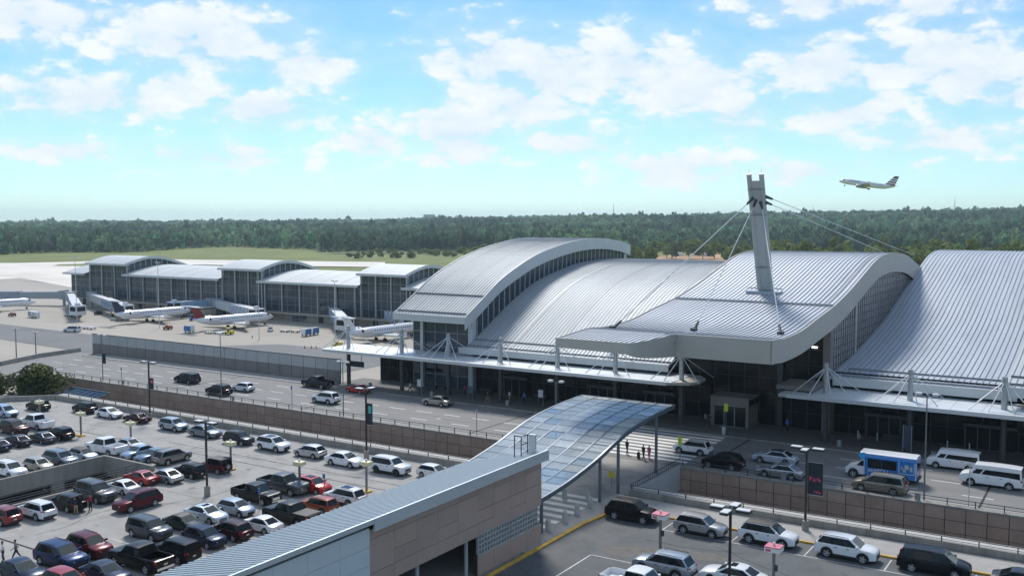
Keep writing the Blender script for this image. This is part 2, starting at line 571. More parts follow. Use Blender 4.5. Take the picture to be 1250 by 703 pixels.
def text_part(body, size, mat, parent, mtx, name='lettering'):
    cu = bpy.data.curves.new(name, 'FONT')
    cu.body = body
    cu.size = size
    cu.align_x = 'CENTER'
    cu.align_y = 'CENTER'
    cu.extrude = 0.004
    t = bpy.data.objects.new(name + '_tmp', cu)
    COL.objects.link(t)
    dg = bpy.context.evaluated_depsgraph_get()
    me = bpy.data.meshes.new_from_object(t.evaluated_get(dg))
    bpy.data.objects.remove(t)
    me.materials.clear()
    me.materials.append(MATS[mat])
    o = bpy.data.objects.new(name, me)
    COL.objects.link(o)
    o.parent = parent
    o.matrix_local = mtx
    return o


def smooth_profile(pts, n=40):
    """Catmull-Rom through (y, z) points"""
    P = [np.array(p, float) for p in pts]
    P = [2 * P[0] - P[1]] + P + [2 * P[-1] - P[-2]]
    out = []
    seg = len(P) - 3
    for i in range(seg):
        p0, p1, p2, p3 = P[i:i + 4]
        k = max(2, n // seg)
        for j in range(k):
            t = j / k
            out.append(0.5 * ((2 * p1) + (-p0 + p2) * t + (2 * p0 - 5 * p1 + 4 * p2 - p3) * t * t + (-p0 + 3 * p1 - 3 * p2 + p3) * t ** 3))
    out.append(P[-2])
    return [(float(a), float(b)) for a, b in out]


def zat(prof, y):
    return float(np.interp(y, [p[0] for p in prof], [p[1] for p in prof]))

# ================================================================== SETTING
ZA = -6.0          # level of apron, lower road and surrounding land


def hill(x, y):
    r = sqrt(x * x + y * y)
    a = atan2(x * RT.x + y * RT.y, x * FW.x + y * FW.y)      # radians right of the view axis
    t = min(1.0, max(0.0, (r - 1000) / 1700))
    t = t * t * (3 - 2 * t)
    amp = float(np.interp(degrees(a), [-60, -30, -12, 4, 16, 30, 60], [4, 6, 14, 26, 36, 46, 46]))
    return ZA - 0.4 + t * amp + 3.0 * sin(x * 0.0031 + 1) * sin(y * 0.0027) * t


mb = MB()
rs = [0, 60, 300, 600, 900, 1100, 1300, 1500, 1700, 1950, 2200, 2500, 2900, 3400, 4200, 5500, 8800]
na = 72
rows = []
for r in rs:
    rows.append([(r * cos(2 * pi * j / na), r * sin(2 * pi * j / na), hill(r * cos(2 * pi * j / na), r * sin(2 * pi * j / na)) - (r / 14000) ** 2 * 14) for j in range(na)])
mb.grid([r[::-1] for r in rows], 0, True)
structure('ground', mb, 'grass', 60)


def sheet(name, pix, mat, z, world=None):
    mb = MB()
    pts = [gpt(u, v, z) for u, v in pix] if world is None else [Vector((x, y, z)) for x, y in world]
    n = len(pts)
    mb.add(pts, [tuple(range(n))])
    me = mb.mesh(name, mat)
    bm = bmesh.new()
    bm.from_mesh(me)
    bmesh.ops.triangulate(bm, faces=bm.faces[:])
    for f in bm.faces:
        if f.normal.z < 0:
            f.normal_flip()
    bm.to_mesh(me)
    bm.free()
    o = bpy.data.objects.new(name, me)
    COL.objects.link(o)
    o['kind'] = 'structure'
    ORG[o] = Vector((0, 0, 0))
    return o


sheet('taxiway', [(-260, 356), (-260, 321), (20, 321), (105, 319), (200, 316.5), (470, 320), (470, 326), (300, 324), (238, 323), (110, 330), (110, 356)], 'runway', ZA + 0.05)
sheet('grass_strip', [(64, 324.5), (72, 322.6), (110, 321.6), (125, 323), (120, 324.8)], 'grass', ZA + 0.10)
sheet('far_field', [(400, 309.5), (470, 301.5), (560, 300), (640, 301), (640, 309.5)], 'meadow', ZA + 0.05)
sheet('apron', None, 'apron', ZA + 0.10, [(-520, 100), (-108, 100), (-108, 262), (-345, 262), (-560, 330)])
sheet('apron_lane', None, 'apron_asphalt', ZA + 0.15, [(-470, 163), (-330, 160), (-215, 152), (-150, 148), (-150, 196), (-200, 192), (-215, 176), (-330, 180), (-470, 186)])
sheet('dirt_field', [(770, 322), (800, 312), (880, 310.5), (1000, 312), (1130, 326), (1130, 345), (770, 345)], 'dirt', ZA + 0.1)
sheet('lower_roadway', None, 'lower_road', ZA + 0.12, [(-178, 88), (60, 88), (60, 128), (-178, 128)])

# --- elevated departures road
slab = [(-194.5, 129), (-192.5, 117), (-188, 106), (-187, 60), (-172.6, 60), (-172.6, 105), (60, 105), (60, 123.2), (-120, 123.2), (-189, 123.2), (-189.5, 129)]
mb = MB()
mb.prism([(-187, 60), (-172.6, 60), (-172.6, 105.02), (60, 105.02), (60, 134), (-113, 134), (-113, 127.2), (-193.6, 127.2), (-192.5, 117), (-188, 106)], -1.4, 0.0)
structure('road', mb, 'road')
mb = MB()
mb.box(-186, -117.2, 123.4, 126.9, 0.004, 0.14)
pav = structure('pavement', mb, 'sidewalk')
MB().box(-187, -117.2, 123.1, 123.4, 0.003, 0.145).build('kerb', 'concrete_light', pav)
mb = MB()
mb.box(-117.1, 60, 123.4, 133.2, 0.004, 0.14)
pav2 = structure('terminal_pavement', mb, 'shade_pavement')
MB().box(-117.2, 60, 123.1, 123.4, 0.003, 0.145).build('kerb', 'concrete', pav2)
# the ramp at the left end: concrete barrier
rb = empty('barrier', (-192, 117, 0), label='low concrete barrier curving round the left end of the road', cat='barrier')
line = [(-194, 127.4), (-192.7, 117), (-188.2, 106), (-187, 92)]
for i in range(3):
    (xa, ya), (xb, yb) = line[i], line[i + 1]
    m_ = MB()
    d = Vector((xb - xa, yb - ya, 0)).normalized()
    nrm = Vector((-d.y, d.x, 0))
    A, B = Vector((xa, ya, 0)) + d * 0.05, Vector((xb, yb, 0)) - d * 0.05
    prof = [(-.3, -1.2), (-.3, .15), (-.12, .85), (.12, .85), (.3, .15), (.3, -1.2)]
    m_.grid([[A + nrm * a + Vector((0, 0, z)) for a, z in prof], [B + nrm * a + Vector((0, 0, z)) for a, z in prof]])
    m_.build('barrier_segment', 'concrete', rb)

# painted lane lines, zebra crossing, joints
mk = MB()


def marking(name, rects, mat, parent, z=0.006):
    for (x0, x1, y0, y1) in rects:
        MB().add([(x0, y0, z), (x1, y0, z), (x1, y1, z), (x0, y1, z)], [(0, 1, 2, 3)]).build(name, mat, parent)


road_o = bpy.data.objects['road']
dash = []
for yl in (110.1, 114.8, 119.2):
    x = -184.0
    while x < 20:
        if not (-60.5 < x < -41.5):
            dash.append((x, x + 3.0, yl - .09, yl + .09))
        x += 7.4 if yl != 114.8 else 5.2
marking('lane_dash', dash, 'white_paint', road_o)
marking('edge_line', [(-172, -60, 106.3, 106.42), (-41, 40, 106.3, 106.42)], 'line_paint', road_o)
zb = []
y = 107.0
while y < 122.6:
    zb.append((-58.5 + (y - 107) * .12, -43.6 - (y - 107) * 0.05, y, y + .8))
    y += 1.65
marking('crossing_stripe', zb, 'white_paint', road_o)
marking('expansion_joint', [(x - .12, x + .12, 105.1, 123.1) for x in (-176, -137.6, -106, -74.6, -41.2, -11.7, 18)], 'joint', road_o, 0.008)
marking('expansion_joint', [(-186, 60, 126.8 - .06, 126.8 + .06)], 'joint', road_o, 0.145)

# --- parking deck (roof level of the garage), with the light well
mb = MB()
mb.box(-150, -102.9, 14, 91, -.55, 0)
mb.box(-93.9, -43.5, 14, 91, -.55, 0)
mb.box(-102.9, -93.9, 70.2, 91, -.55, 0)
mb.box(-57.6, -43.52, 91, 105.0, -.55, -0.002)
deck = structure('parking_deck', mb, 'deck_concrete')
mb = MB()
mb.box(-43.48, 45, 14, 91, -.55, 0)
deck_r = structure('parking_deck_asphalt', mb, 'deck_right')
mb = MB()
mb.box(-150, 45, 14, 90.5, -3.7, -3.4)
structure('lower_parking_deck', mb, 'concrete')
# joints in the deck and painted bays
marking('expansion_joint', [(-149, -105.4, 78.6, 78.75), (-93.5, -52, 47.6, 47.85), (-104.9, -60, 81.0, 81.12), (-93.6, -80, 66.0, 66.06), (-101, -66, 78.7, 78.85)], 'joint', deck, 0.006)
bays = []
for y in np.arange(46.0, 76.5, 2.85):
    for xa, xb in ((-91.6, -86.6), (-77.0, -72.0), (-71.6, -66.2)):
        bays.append((xa, xb, y + 1.40, y + 1.5))
for y in np.arange(56.5, 78, 2.85):
    bays.append((-108.4, -103.3, y + 1.5, y + 1.6))
    bays.append((-121.6, -116.6, y + 1.5, y + 1.6))
for x in np.arange(-128.6, -60, 6.55):
    bays.append((x, x + .1, 83.6, 86.9))
marking('bay_line', bays, 'line_paint', deck)
marking('bay_line', [(x, x + .1, 82.6, 85.6) for x in np.arange(-35.9, 0, 6.6)] + [(-35.9, 0, 82.5, 82.6), (-38.4, -38.28, 64.5, 73.0), (-38.4, -34.2, 72.9, 73.0), (-22.4, -22.28, 66, 74)], 'line_paint', deck_r)
sheet('worn_patch', None, 'tan_patch', 0.008, [(-38.6, 74.6), (-36.5, 76.6), (-33, 78.2), (-29.6, 78.9), (-27.2, 78.4), (-28.2, 77.3), (-31, 76.3), (-34.0, 74.8), (-36.4, 73.6)])
stripe = []
for y in np.arange(75.2, 88.5, 1.75):
    stripe.append((-56.4, -45.2, y, y + .85))
marking('crossing_stripe', stripe, 'white_paint', deck, 0.007)

# crack sealing worked into the paving
def crack(parent, x0, y0, ang, ln, z=0.009, w=.035):
    pts = [(x0, y0)]
    a = ang
    for k in range(int(ln / .9)):
        a += random.uniform(-.35, .35)
        a = a * .85 + ang * .15
        pts.append((pts[-1][0] + cos(a) * .9, pts[-1][1] + sin(a) * .9))
    m_ = MB()
    m_.grid([[(px_ - sin(ang) * w, py_ + cos(ang) * w, z), (px_ + sin(ang) * w, py_ - cos(ang) * w, z)] for px_, py_ in pts][::-1])
    m_.build('crack_seal', 'joint', parent)


for (x_, y_, a_, l_) in ((-41, 66, .15, 12), (-36, 79, .05, 9), (-30, 80.6, -.1, 22), (-27, 62, 1.3, 14), (-14, 70, 1.7, 12), (-20, 76, .1, 18), (-38, 57, .9, 10), (-9, 74, .0, 8)):
    crack(deck_r, x_, y_, a_, l_)
for (x_, y_, a_, l_) in ((-84, 50, 1.5, 18), (-82, 60, 1.6, 14), (-100, 82, .02, 16), (-78, 80.2, .05, 12), (-110, 80, .1, 9), (-112, 60, 1.5, 14), (-126, 82, 0, 10), (-64, 78, .4, 6)):
    crack(deck, x_, y_, a_, l_)
for (x_, y_, a_, l_) in ((-150, 108, .02, 30), (-128, 117, 0, 26), (-96, 109, .03, 20), (-88, 116, -.02, 12), (-36, 109.6, .0, 14), (-30, 117, .02, 22)):
    crack(road_o, x_, y_, a_, l_)
for (x_, y_) in ((-120, 118), (-84, 112), (-66, 108), (-20, 110)):
    MB().add([(x_ + .45 * cos(2 * pi * k / 12), y_ + .45 * sin(2 * pi * k / 12), .009) for k in range(12)], [tuple(range(12))]).build('manhole_cover', 'joint_metal', road_o)

# walkway beside the parked cars on the right, with yellow kerb
mb = MB()
mb.box(-42.6, 45, 86.2, 90.4, 0.004, 0.15)
wr = structure('pavement_right', mb, 'sidewalk')
MB().box(-41.9, 45, 85.95, 86.2, 0.003, 0.155).build('kerb', 'yellow_paint', wr)
mb = MB()
mb.prism([(-44.4, 70), (-43.15, 70), (-43.15, 80.0), (-42.6, 84.6), (-42.6, 90.4), (-44.9, 90.4), (-44.9, 74)], 0.010, 0.13)
wl2 = structure('pavement_corner', mb, 'sidewalk')
m_ = MB()
m_.prism([(-43.12, 28), (-42.72, 28), (-42.72, 80), (-42.15, 84.6), (-42.55, 84.6), (-43.12, 80)], 0.012, 0.15)
m_.build('kerb', 'yellow_paint', wl2)

# --- light well: parapet walls with openings
well = empty('light_well', (-101, 60, 0), label='concrete light well with dark openings in the parking deck', cat='light well')


def wbox(name, x0, x1, y0, y1, z0, z1, mat='concrete', parent=well):
    return MB().box(x0, x1, y0, y1, z0, z1).build(name, mat, parent)


wbox('parapet', -103.15, -102.82, 30, 70.5, -1.15, 0.72)
wbox('parapet', -102.8, -93.8, 70.18, 70.5, -1.6, 0.72)
wbox('kerb', -94.1, -93.8, 30, 70.1, -.6, 0.3)
for y in np.arange(33, 70, 7.6):
    wbox('pier', -103.1, -102.7, y, y + 1.5, -3.38, -1.17)
wbox('beam', -103.1, -102.75, 30, 70.1, -3.38, -2.35)
for k, xx in enumerate((-96.3, -94.5)):
    m_ = MB()
    m_.bar((xx, 30, .62 - k * .02), (xx, 70.1, .62 - k * .02), .05)
    m_.bar((xx, 30, .30), (xx, 70.1, .30), .05)
    for y in np.arange(31, 70, 2.5):
        m_.bar((xx, y, -3.4), (xx, y, .62), .05)
    m_.build('railing', 'steel_dark', well)
wbox('ramp', -102.6, -96.0, 30, 70.0, -3.39, -3.1, 'deck_concrete')

# --- deck edge: parapet + double rail + light coping ledge
post_me = MB().box(-.045, .045, -.045, .045, 0, 1).mesh('post', 'steel_dark')


def edge_parapet(x0, x1, y, label, h=0.78):
    r = empty('parapet', ((x0 + x1) / 2, y, 0), label=label, cat='parapet')
    L = 4.0
    x = x0
    while x < x1 - .1:
        xb = min(x + L, x1)
        MB().box(x + .012, xb - .012, y, y + .28, -.5, h).build('parapet_panel', 'concrete', r)
        x += L
    MB().box(x0, x1, y + .30, y + 1.75, h - .10, h + .02).build('ledge', 'concrete_light', r)
    m_ = MB()
    m_.box(x0, x1, y + .10, y + .16, h + .42, h + .48)
    m_.box(x0, x1, y + .11, y + .15, h + .16, h + .20)
    m_.build('rail', 'steel_dark', r)
    x = x0 + .3
    while x < x1:
        p = piece('post', post_me, (x, y + .13, h), r)
        p.scale = (1, 1, .45)
        x += 3.0
    return r


edge_parapet(-145.0, -58.2, 90.6, 'long concrete parapet with dark rails along the left parking deck')
edge_parapet(-43.2, 45.0, 90.6, 'concrete parapet with dark rails along the right parking deck')
pl = empty('parapet', (-150, 80, 0), label='short concrete parapet closing the left corner of the parking deck', cat='parapet')
MB().box(-150.2, -149.9, 40, 85.6, -.5, .8).build('parapet_panel', 'concrete', pl)
MB().prism([(-149.85, 85.6), (-145.1, 90.55), (-145.1, 90.9), (-150.2, 85.8)], -.5, .8).build('parapet_panel', 'concrete', pl)
sk = empty('skylight', (-148, 95, -2), label='sloping dark glass roof strip beyond the parking deck corner', cat='skylight')
MB().add([(-152, 91.5, -1.2), (-141.5, 91.8, -1.2), (-141.5, 98, .3), (-152, 98, .3)], [(0, 1, 2, 3)]).build('pane', 'dark_glass', sk)
m_ = MB()
for x in np.arange(-152, -141, 1.5):
    m_.bar((x, 91.5, -1.17), (x, 98, .33), .05)
m_.bar((-152, 98, .33), (-141.5, 98, .33), .12)
m_.build('glazing_bar', 'steel_blue', sk)

# --- viaduct wall: brown panels in three courses, kerb and railing on top
vw = empty('viaduct_wall', (-80, 105, 0), label='long brown panelled side wall of the elevated road', cat='wall')
MB().box(-172.6, 60, 104.72, 105.0, ZA + .1, -.02).build('backing', 'joint', vw)
CW, CHT = 1.95, 1.27
pmeA = MB().box(.035, CW - .035, 0, .10, .03, CHT - .03).mesh('panel', 'brown_panel')
pmeB = MB().box(.035, CW - .035, -.008, .10, .03, CHT - .03).mesh('panel', 'brown_panel_b')
x = -172.6
i = 0
while x < 14:
    if not (-57.5 < x < -45.8):
        for k in range(3):
            piece('panel', pmeA if (i * 7 + k * 3) % 5 else pmeB, (x, 104.60, -.02 - CHT * (k + 1)), vw)
    x += CW
    i += 1
m_ = MB().box(-172.6, -57.65, 104.55, 105.35, -.018, .16)
m_.box(-43.45, 60, 104.55, 105.35, -.018, .16)
m_.build('coping', 'concrete', vw)
m_ = MB()
for (a, b) in ((-172.6, -57.7), (-43.2, 60)):
    m_.box(a, b, 104.92, 104.98, .80, .86)
    m_.box(a, b, 104.93, 104.97, .48, .52)
m_.build('rail', 'steel_dark', vw)
for (a, b) in ((-172.3, -57.7), (-43.1, 30)):
    x = a
    while x < b:
        p = piece('post', post_me, (x, 104.95, .16), vw)
        p.scale = (1, 1, .68)
        x += 2.6
for xx in (-148.0, -120.0, -31.5, -17.6):
    MB().box(xx, xx + .55, 104.9, 105.0, .2, .95).build('junction_box', 'steel', vw)

# bridge between deck and road: side wall with railing on the right
bw = empty('bridge_wall', (-43, 98, 0), label='grey panelled side wall and railing of the short foot bridge', cat='wall')
for k in range(4):
    ya = 91.3 + k * 3.3
    MB().box(-43.46, -43.2, ya + .015, ya + 3.285, -2.6, .35).build('panel', 'grey_panel', bw)
m_ = MB()
m_.box(-43.36, -43.3, 91.3, 104.4, 1.1, 1.16)
m_.box(-43.36, -43.3, 91.3, 104.4, .62, .66)
for y in np.arange(91.4, 104.4, .55):
    m_.box(-43.345, -43.315, y, y + .03, .35, 1.1)
m_.build('railing', 'steel_dark', bw)
m_ = MB()
m_.box(-57.6, -57.5, 91.2, 104.7, 1.05, 1.12)
m_.box(-57.6, -57.5, 91.2, 104.7, -.6, .4)
m_.build('railing', 'steel_dark', bw)

# --- noise wall on the far side of the road (left)
nw = empty('noise_wall', (-155, 127, 0), label='two tone grey and brown panel wall between road and apron', cat='wall')
mu = MB().box(.05, 2.95, 0, .12, 0, 1.95).mesh('upper_panel', 'grey_panel')
ml = MB().box(.05, 2.95, -.04, .12, 0, 2.25).mesh('lower_panel', 'brown_grey')
for k in range(24):
    x = -189 + k * 3
    piece('upper_panel', mu, (x, 127.0, 2.27), nw)
    piece('lower_panel', ml, (x, 127.0, 0.01), nw)
MB().box(-189.1, -116.9, 126.93, 127.2, 4.23, 4.36).build('coping', 'steel_dark', nw)
MB().box(-189, -117, 127.121, 127.19, ZA + .1, 4.22).build('backing', 'joint', nw)

# ================================================================== TERMINAL
CAN_Z = 6.5


def strip(prof, x0, x1, mi=0, flip=False):
    return [[(x0, y, z), (x1, y, z)] for y, z in prof]


def seams(prof, x0, x1, pitch, parent, mat='shaded_seam_metal', w=0.042, h=0.10, xr=None):
    m_ = MB()
    x = x0 + pitch / 2
    pr_ = prof[::2] + ([prof[-1]] if len(prof) % 2 == 0 else [])
    while x < x1:
        rows = []
        for (y, z) in pr_:
            if xr and not xr(x, y):
                continue
            rows.append([(x - w, y, z), (x - w, y, z + h), (x + w, y, z + h), (x + w, y, z)])
        if len(rows) > 1:
            m_.grid(rows)
        x += pitch
    return m_.build('standing_seams', mat, parent, kind='stuff')


def fascia(prof, x, h, parent, t=0.12, mat='fascia_light', sgn=1, name='side_fascia', hfun=None):
    m_ = MB()
    rows = []
    for i, (y, z) in enumerate(prof):
        hh = hfun(y) if hfun else h
        rows.append([(x, y, z + .12), (x + sgn * t, y, z + .12), (x + sgn * t, y, z - hh), (x, y, z - hh)])
    m_.grid(rows, 0, True)
    a, b = rows[0], rows[-1]
    m_.add(a, [(0, 1, 2, 3)])
    m_.add(b, [(3, 2, 1, 0)])
    return m_.build(name, mat, parent, smooth=40)


def roof_shell(prof, x0, x1, parent, mat, t=0.35):
    m_ = MB()
    lo = [(y, z - t) for y, z in prof]
    m_.grid([[(x0, y, z), (x1, y, z)][::-1] for y, z in prof])
    m_.grid([[(x0, y, z), (x1, y, z)] for y, z in lo])
    for x in (x0, x1):
        m_.grid([[(x, y, z), (x, y, z - t)] for y, z in prof])
    for i in (0, -1):
        y, z = prof[i]
        m_.quad((x0, y, z), (x1, y, z), (x1, y, z - t), (x0, y, z - t))
    return m_.build('roof', mat, parent, smooth=50)


def side_glass(x, prof_top, prof_bot, parent, pitch=1.5, hp=1.3, mat='wall_glass', mul='mullion_dark', t=.06, mw=.06):
    """glazed wall in the plane x between two (y, z) curves"""
    ys = [p[0] for p in prof_top]
    m_ = MB()
    m_.grid([[(x, y, zat(prof_bot, y)), (x, y, max(zat(prof_bot, y) + .01, zat(prof_top, y)))] for y in ys])
    g_ = m_.build('glazing', mat, parent)
    m2 = MB()
    y = ys[0] + .1
    zmin = min(p[1] for p in prof_bot)
    zmax = max(p[1] for p in prof_top)
    while y < ys[-1]:
        a, b = zat(prof_bot, y), zat(prof_top, y)
        if b > a + .1:
            m2.box(x, x + t, y - mw, y + mw, a, b)
        y += pitch
    z = zmin + hp
    while z < zmax:
        yy = np.linspace(ys[0], ys[-1], 160)
        ok = [zat(prof_bot, q) < z < zat(prof_top, q) for q in yy]
        st = None
        for q, k in zip(yy, ok):
            if k and st is None:
                st = q
            if (not k or q == yy[-1]) and st is not None:
                if q - st > .3:
                    m2.box(x, x + t * .8, st, q, z - mw, z + mw)
                st = None
        z += hp
    m2.build('mullions', mul, g_, kind='stuff')
    return g_


def front_glass(x0, x1, y, z0, z1, parent, nx, nz, glass='blue_glass', mul='mullion', each=True, mw=.05, name='window'):
    """glazed front facing -Y: every bay is a part with its own mullions"""
    dx = (x1 - x0) / nx
    for i in range(nx):
        a = x0 + i * dx
        o = MB().box(a + .02, a + dx - .02, y, y + .06, z0, z1).build(name, glass, parent)
        m2 = MB()
        m2.box(a - mw, a + mw, y - .09, y - .003, z0, z1)
        for k in range(nz + 1):
            zz = z0 + (z1 - z0) * k / nz
            m2.box(a + mw, a + dx - mw, y - .07, y - .003, zz - mw * .8, zz + mw * .8)
        m2.build('frame', mul, o)


# -------- hall A: high left hall (narrow)
profA = smooth_profile([(128.6, 13.0), (133.6, 15.6), (138.6, 18.3), (143.8, 20.3), (150.8, 22.4), (158.9, 23.9), (167.8, 24.9), (176.5, 25.1), (184.9, 24.4), (190.6, 23.4)], 60)
profB = smooth_profile([(129.5, 7.9), (132.1, 9.0), (138.2, 12.0), (145.4, 15.3), (152.4, 17.7), (161.5, 19.5), (169.7, 20.5), (180.3, 20.8), (192.0, 20.2), (206, 17.0)], 60)
XA0, XA1 = -105.9, -91.0
hA = empty('terminal_hall', (-99, 160, 0), label='high left terminal hall under a narrow curved silver roof', cat='terminal', group='terminal halls')
roof_shell(profA, XA0, XA1 - .12, hA, 'roof_metal')
seams(profA, XA0, XA1 - .2, 0.64, hA)
fascia(profA, XA1 - .12, 2.1, hA)
fascia(profA, XA0, 2.1, hA, sgn=-1)
MB().box(XA0 - .1, XA1, 128.42, 128.6, 11.9, 13.05).build('eave_fascia', 'fascia_light', hA)
for zy in (1, 7):
    yy, zz = profA[zy]
    MB().box(XA0 + .2, XA1 - .3, yy - .12, yy + .12, zz - .02, zz + .2).build('snow_guard', 'joint_metal', hA)
for xx in (-102.4, -96.6):
    m_ = MB().grid([[(xx - .05, y, z + .11), (xx + .05, y, z + .11)][::-1] for y, z in profA])
    m_.build('roof_joint', 'joint_metal', hA)
low = [(y, z - 2.1) for y, z in profA]
side_glass(-91.7, [(y, z) for y, z in low if y > 132.1], [(y, max(0.2, zat(profB, y) - .1)) for y, z in low if y > 132.1], hA, 1.7, 40, 'blue_glass', 'column', .12, .09)
front_glass(-104.4, -92.6, 132.0, 0.15, 12.2, hA, 5, 5)
MB().box(-102.6, -102.0, 131.5, 132.0, 0.15, 12.0).build('column', 'column', hA)
MB().box(-92.55, -91.65, 131.6, 132.6, 0.15, 12.6).build('corner_pier', 'fascia_light', hA)
MB().grid([[(-104.5, y, ZA), (-104.5, y, z - .3)] for y, z in profA if y > 132]).build('left_wall', 'blue_glass', hA)
MB().quad((-104.5, 189.8, ZA), (-91.7, 189.8, ZA), (-91.7, 189.8, 22.6), (-104.5, 189.8, 22.6)).build('back_wall', 'grey_panel', hA)
MB().box(-92.2, -91.5, 188.6, 189.7, 16, 21.6).build('corner_pier', 'fascia_light', hA)

# -------- hall B: lower hall between A and the centre
hB = empty('terminal_hall', (-75, 160, 0), label='lower terminal hall with wide ribbed silver roof left of the mast', cat='terminal', group='terminal halls')
XB0, XB1 = -91.68, -55.55
roof_shell(profB, XB0, XB1, hB, 'roof_metal')
seams(profB, XB0, XB1, 0.64, hB)
for xx in (-83.5, -75.4, -67.2):
    MB().grid([[(xx - .07, y, z + .12), (xx + .07, y, z + .12)][::-1] for y, z in profB]).build('roof_joint', 'joint_metal', hB)
MB().box(XB0 - 1.2, XB1, 129.3, 129.5, 6.95, 7.98).build('eave_fascia', 'fascia_light', hB)
for zy in (2, 6):
    yy, zz = profB[zy]
    MB().box(XB0 + .2, XB1, yy - .12, yy + .12, zz - .02, zz + .16).build('snow_guard', 'joint_metal', hB)
front_glass(-91.6, -54.6, 133.2, 5.2, 8.6, hB, 12, 2, 'dark_glass', 'mullion_dark')

# -------- centre hall with mast
cR = [(105.3, 15.5), (110.0, 15.25), (117.2, 15.5), (124.4, 16.4), (132.4, 17.4), (140.1, 18.8), (148.5, 20.7), (156.5, 22.5), (162.2, 23.2), (170.1, 23.4), (180.6, 22.7), (188.4, 21.3), (196, 19.8)]
profC = smooth_profile([(97.6, 15.1)] + cR, 70)
XC0, XC1, XF = -56.0, -33.0, -44.2
hC = empty('terminal_hall', (-44.5, 150, 0), label='central terminal hall with S-curved roof canopy reaching over the road', cat='terminal', group='terminal halls')
frontL = [p for p in profC]
frontR = [p for p in profC if p[0] >= 105.2]
if frontR[0][0] > 105.35:
    frontR = [(105.3, zat(profC, 105.3))] + frontR
# the fold between the two front edges: rounded corner on the left part
def yfront(x):
    if x < XF - 2.6:
        return 97.6
    if x < XF:
        t = (x - (XF - 2.6)) / 2.6
        return 97.6 + 7.7 * t * t * (1.2 - .2 * t)
    return 105.3


xs = [XC0 + i * 0.575 for i in range(41)]
xs[-1] = XC1
m_ = MB()
rows_t, rows_b = [], []
K = 66
for x in xs:
    y0 = yfront(x)
    ys = [y0 + (196 - y0) * k / K for k in range(K + 1)]
    rows_t.append([(x, y, zat(profC, y)) for y in ys])
    rows_b.append([(x, y, zat(profC, y) - (.8 if y < 131 else .5)) for y in ys])
m_.grid(rows_t)
m_.grid([r[::-1] for r in rows_b])
m_.build('roof', 'roof_metal_shade', hC, smooth=50)
m_ = MB()
for x in np.arange(XC0 + .25, XC1 - .1, 0.64):
    y0 = yfront(x) + .15
    rows = []
    for k in range(36):
        y = y0 + (195.8 - y0) * k / 35
        z = zat(profC, y)
        rows.append([(x - .042, y, z), (x - .042, y, z + .10), (x + .042, y, z + .10), (x + .042, y, z)])
    m_.grid(rows)
m_.build('standing_seams', 'shaded_seam_metal', hC, kind='stuff')
# front fascia following the plan outline
m_ = MB()
px = sorted(set([XC0] + [XF - 2.6 + i * .2 for i in range(14)] + [XC1]))
rows = []
for x in px:
    y = yfront(x)
    z = zat(profC, y)
    hh = .95 + 1.6 * min(1, max(0, (x - (XF - 3)) / 3.0))
    rows.append([(x, y - .12, z + .14), (x, y - .12, z - hh), (x, y + .1, z - hh), (x, y + .1, z + .14)])
m_.grid(rows, 0, True)
m_.build('front_fascia', 'fascia', hC, smooth=35)
fascia(frontR, XC1 - .02, 2.7, hC, .14, 'fascia', hfun=lambda y: 2.6 + .5 * min(1, max(0, (y - 112) / 30)))
fascia(profC, XC0, .9, hC, .14, 'fascia', sgn=-1)
MB().box(XC0 + .3, XC1 - .05, 132.0, 132.25, 17.42, 17.66).build('cross_bar', 'steel', hC)
for xx in (-35.3, -34.2):
    MB().grid([[(xx - .06, y, z + .11), (xx + .06, y, z + .11)][::-1] for y, z in profC if y > 132.3]).build('roof_joint', 'joint_metal', hC)
sof = [(y, z - (1.2 if y < 131 else .5)) for y, z in profC]
# walls under the centre roof
front_glass(-54.5, -34.2, 133.2, 0.15, 15.6, hC, 9, 7, 'dark_glass', 'mullion_dark')
MB().box(-40.6, -39.8, 132.5, 133.1, 0.15, 15.9).build('column', 'mullion_dark', hC)
MB().box(-34.15, -33.15, 131.6, 133.0, 0.15, 15.2).build('column', 'brown_grey', hC)
MB().box(-33.9, -33.25, 146, 146.8, 8, 18.2).build('column', 'fascia', hC)
profD = smooth_profile([(131.5, 8.0), (136.5, 8.5), (143.4, 9.2), (153.6, 10.6), (166.6, 12.8), (178, 15.6), (190, 18.4), (196, 19.9), (205, 21.8), (214, 22.6), (224, 22.3), (234, 20)], 64)
side_glass(-33.4, [(y, zat(profC, y) - 2.7) for y in np.linspace(133, 195, 60)], [(y, zat(profD, y) - .2) for y in np.linspace(133, 195, 60)], hC, 1.25, 1.15)
MB().grid([[(-55.5, y, 0), (-55.5, y, zat(profC, y) - .6)] for y in np.linspace(133, 195, 40)]).build('left_wall', 'wall_glass', hC)
MB().quad((-55.5, 195.5, ZA), (-33.4, 195.5, ZA), (-33.4, 195.5, 19.5), (-55.5, 195.5, 19.5)).build('back_wall', 'grey_panel', hC)
# entrance portal
pt = MB()
pt.box(-48.9, -43.4, 128.9, 129.2, 3.1, 4.3)
pt.box(-48.9, -48.5, 128.9, 133.1, 0.15, 3.1)
pt.box(-43.8, -43.4, 128.9, 133.1, 0.15, 3.1)
pt.box(-48.9, -43.4, 129.2, 133.1, 4.0, 4.3)
pt.build('entrance_portal', 'brown_grey', hC)
front_glass(-48.4, -43.9, 129.0, 0.16, 3.05, hC, 3, 1, 'dark_glass', 'mullion', name='door')
for (xx, yy, zz) in ((-35.6, 132.9, 11.6), (-37.4, 127.4, 6.2)):
    MB().box(xx - .35, xx + .35, yy - .15, yy, zz - .1, zz + .1).build('lamp', 'lamp_on', hC)

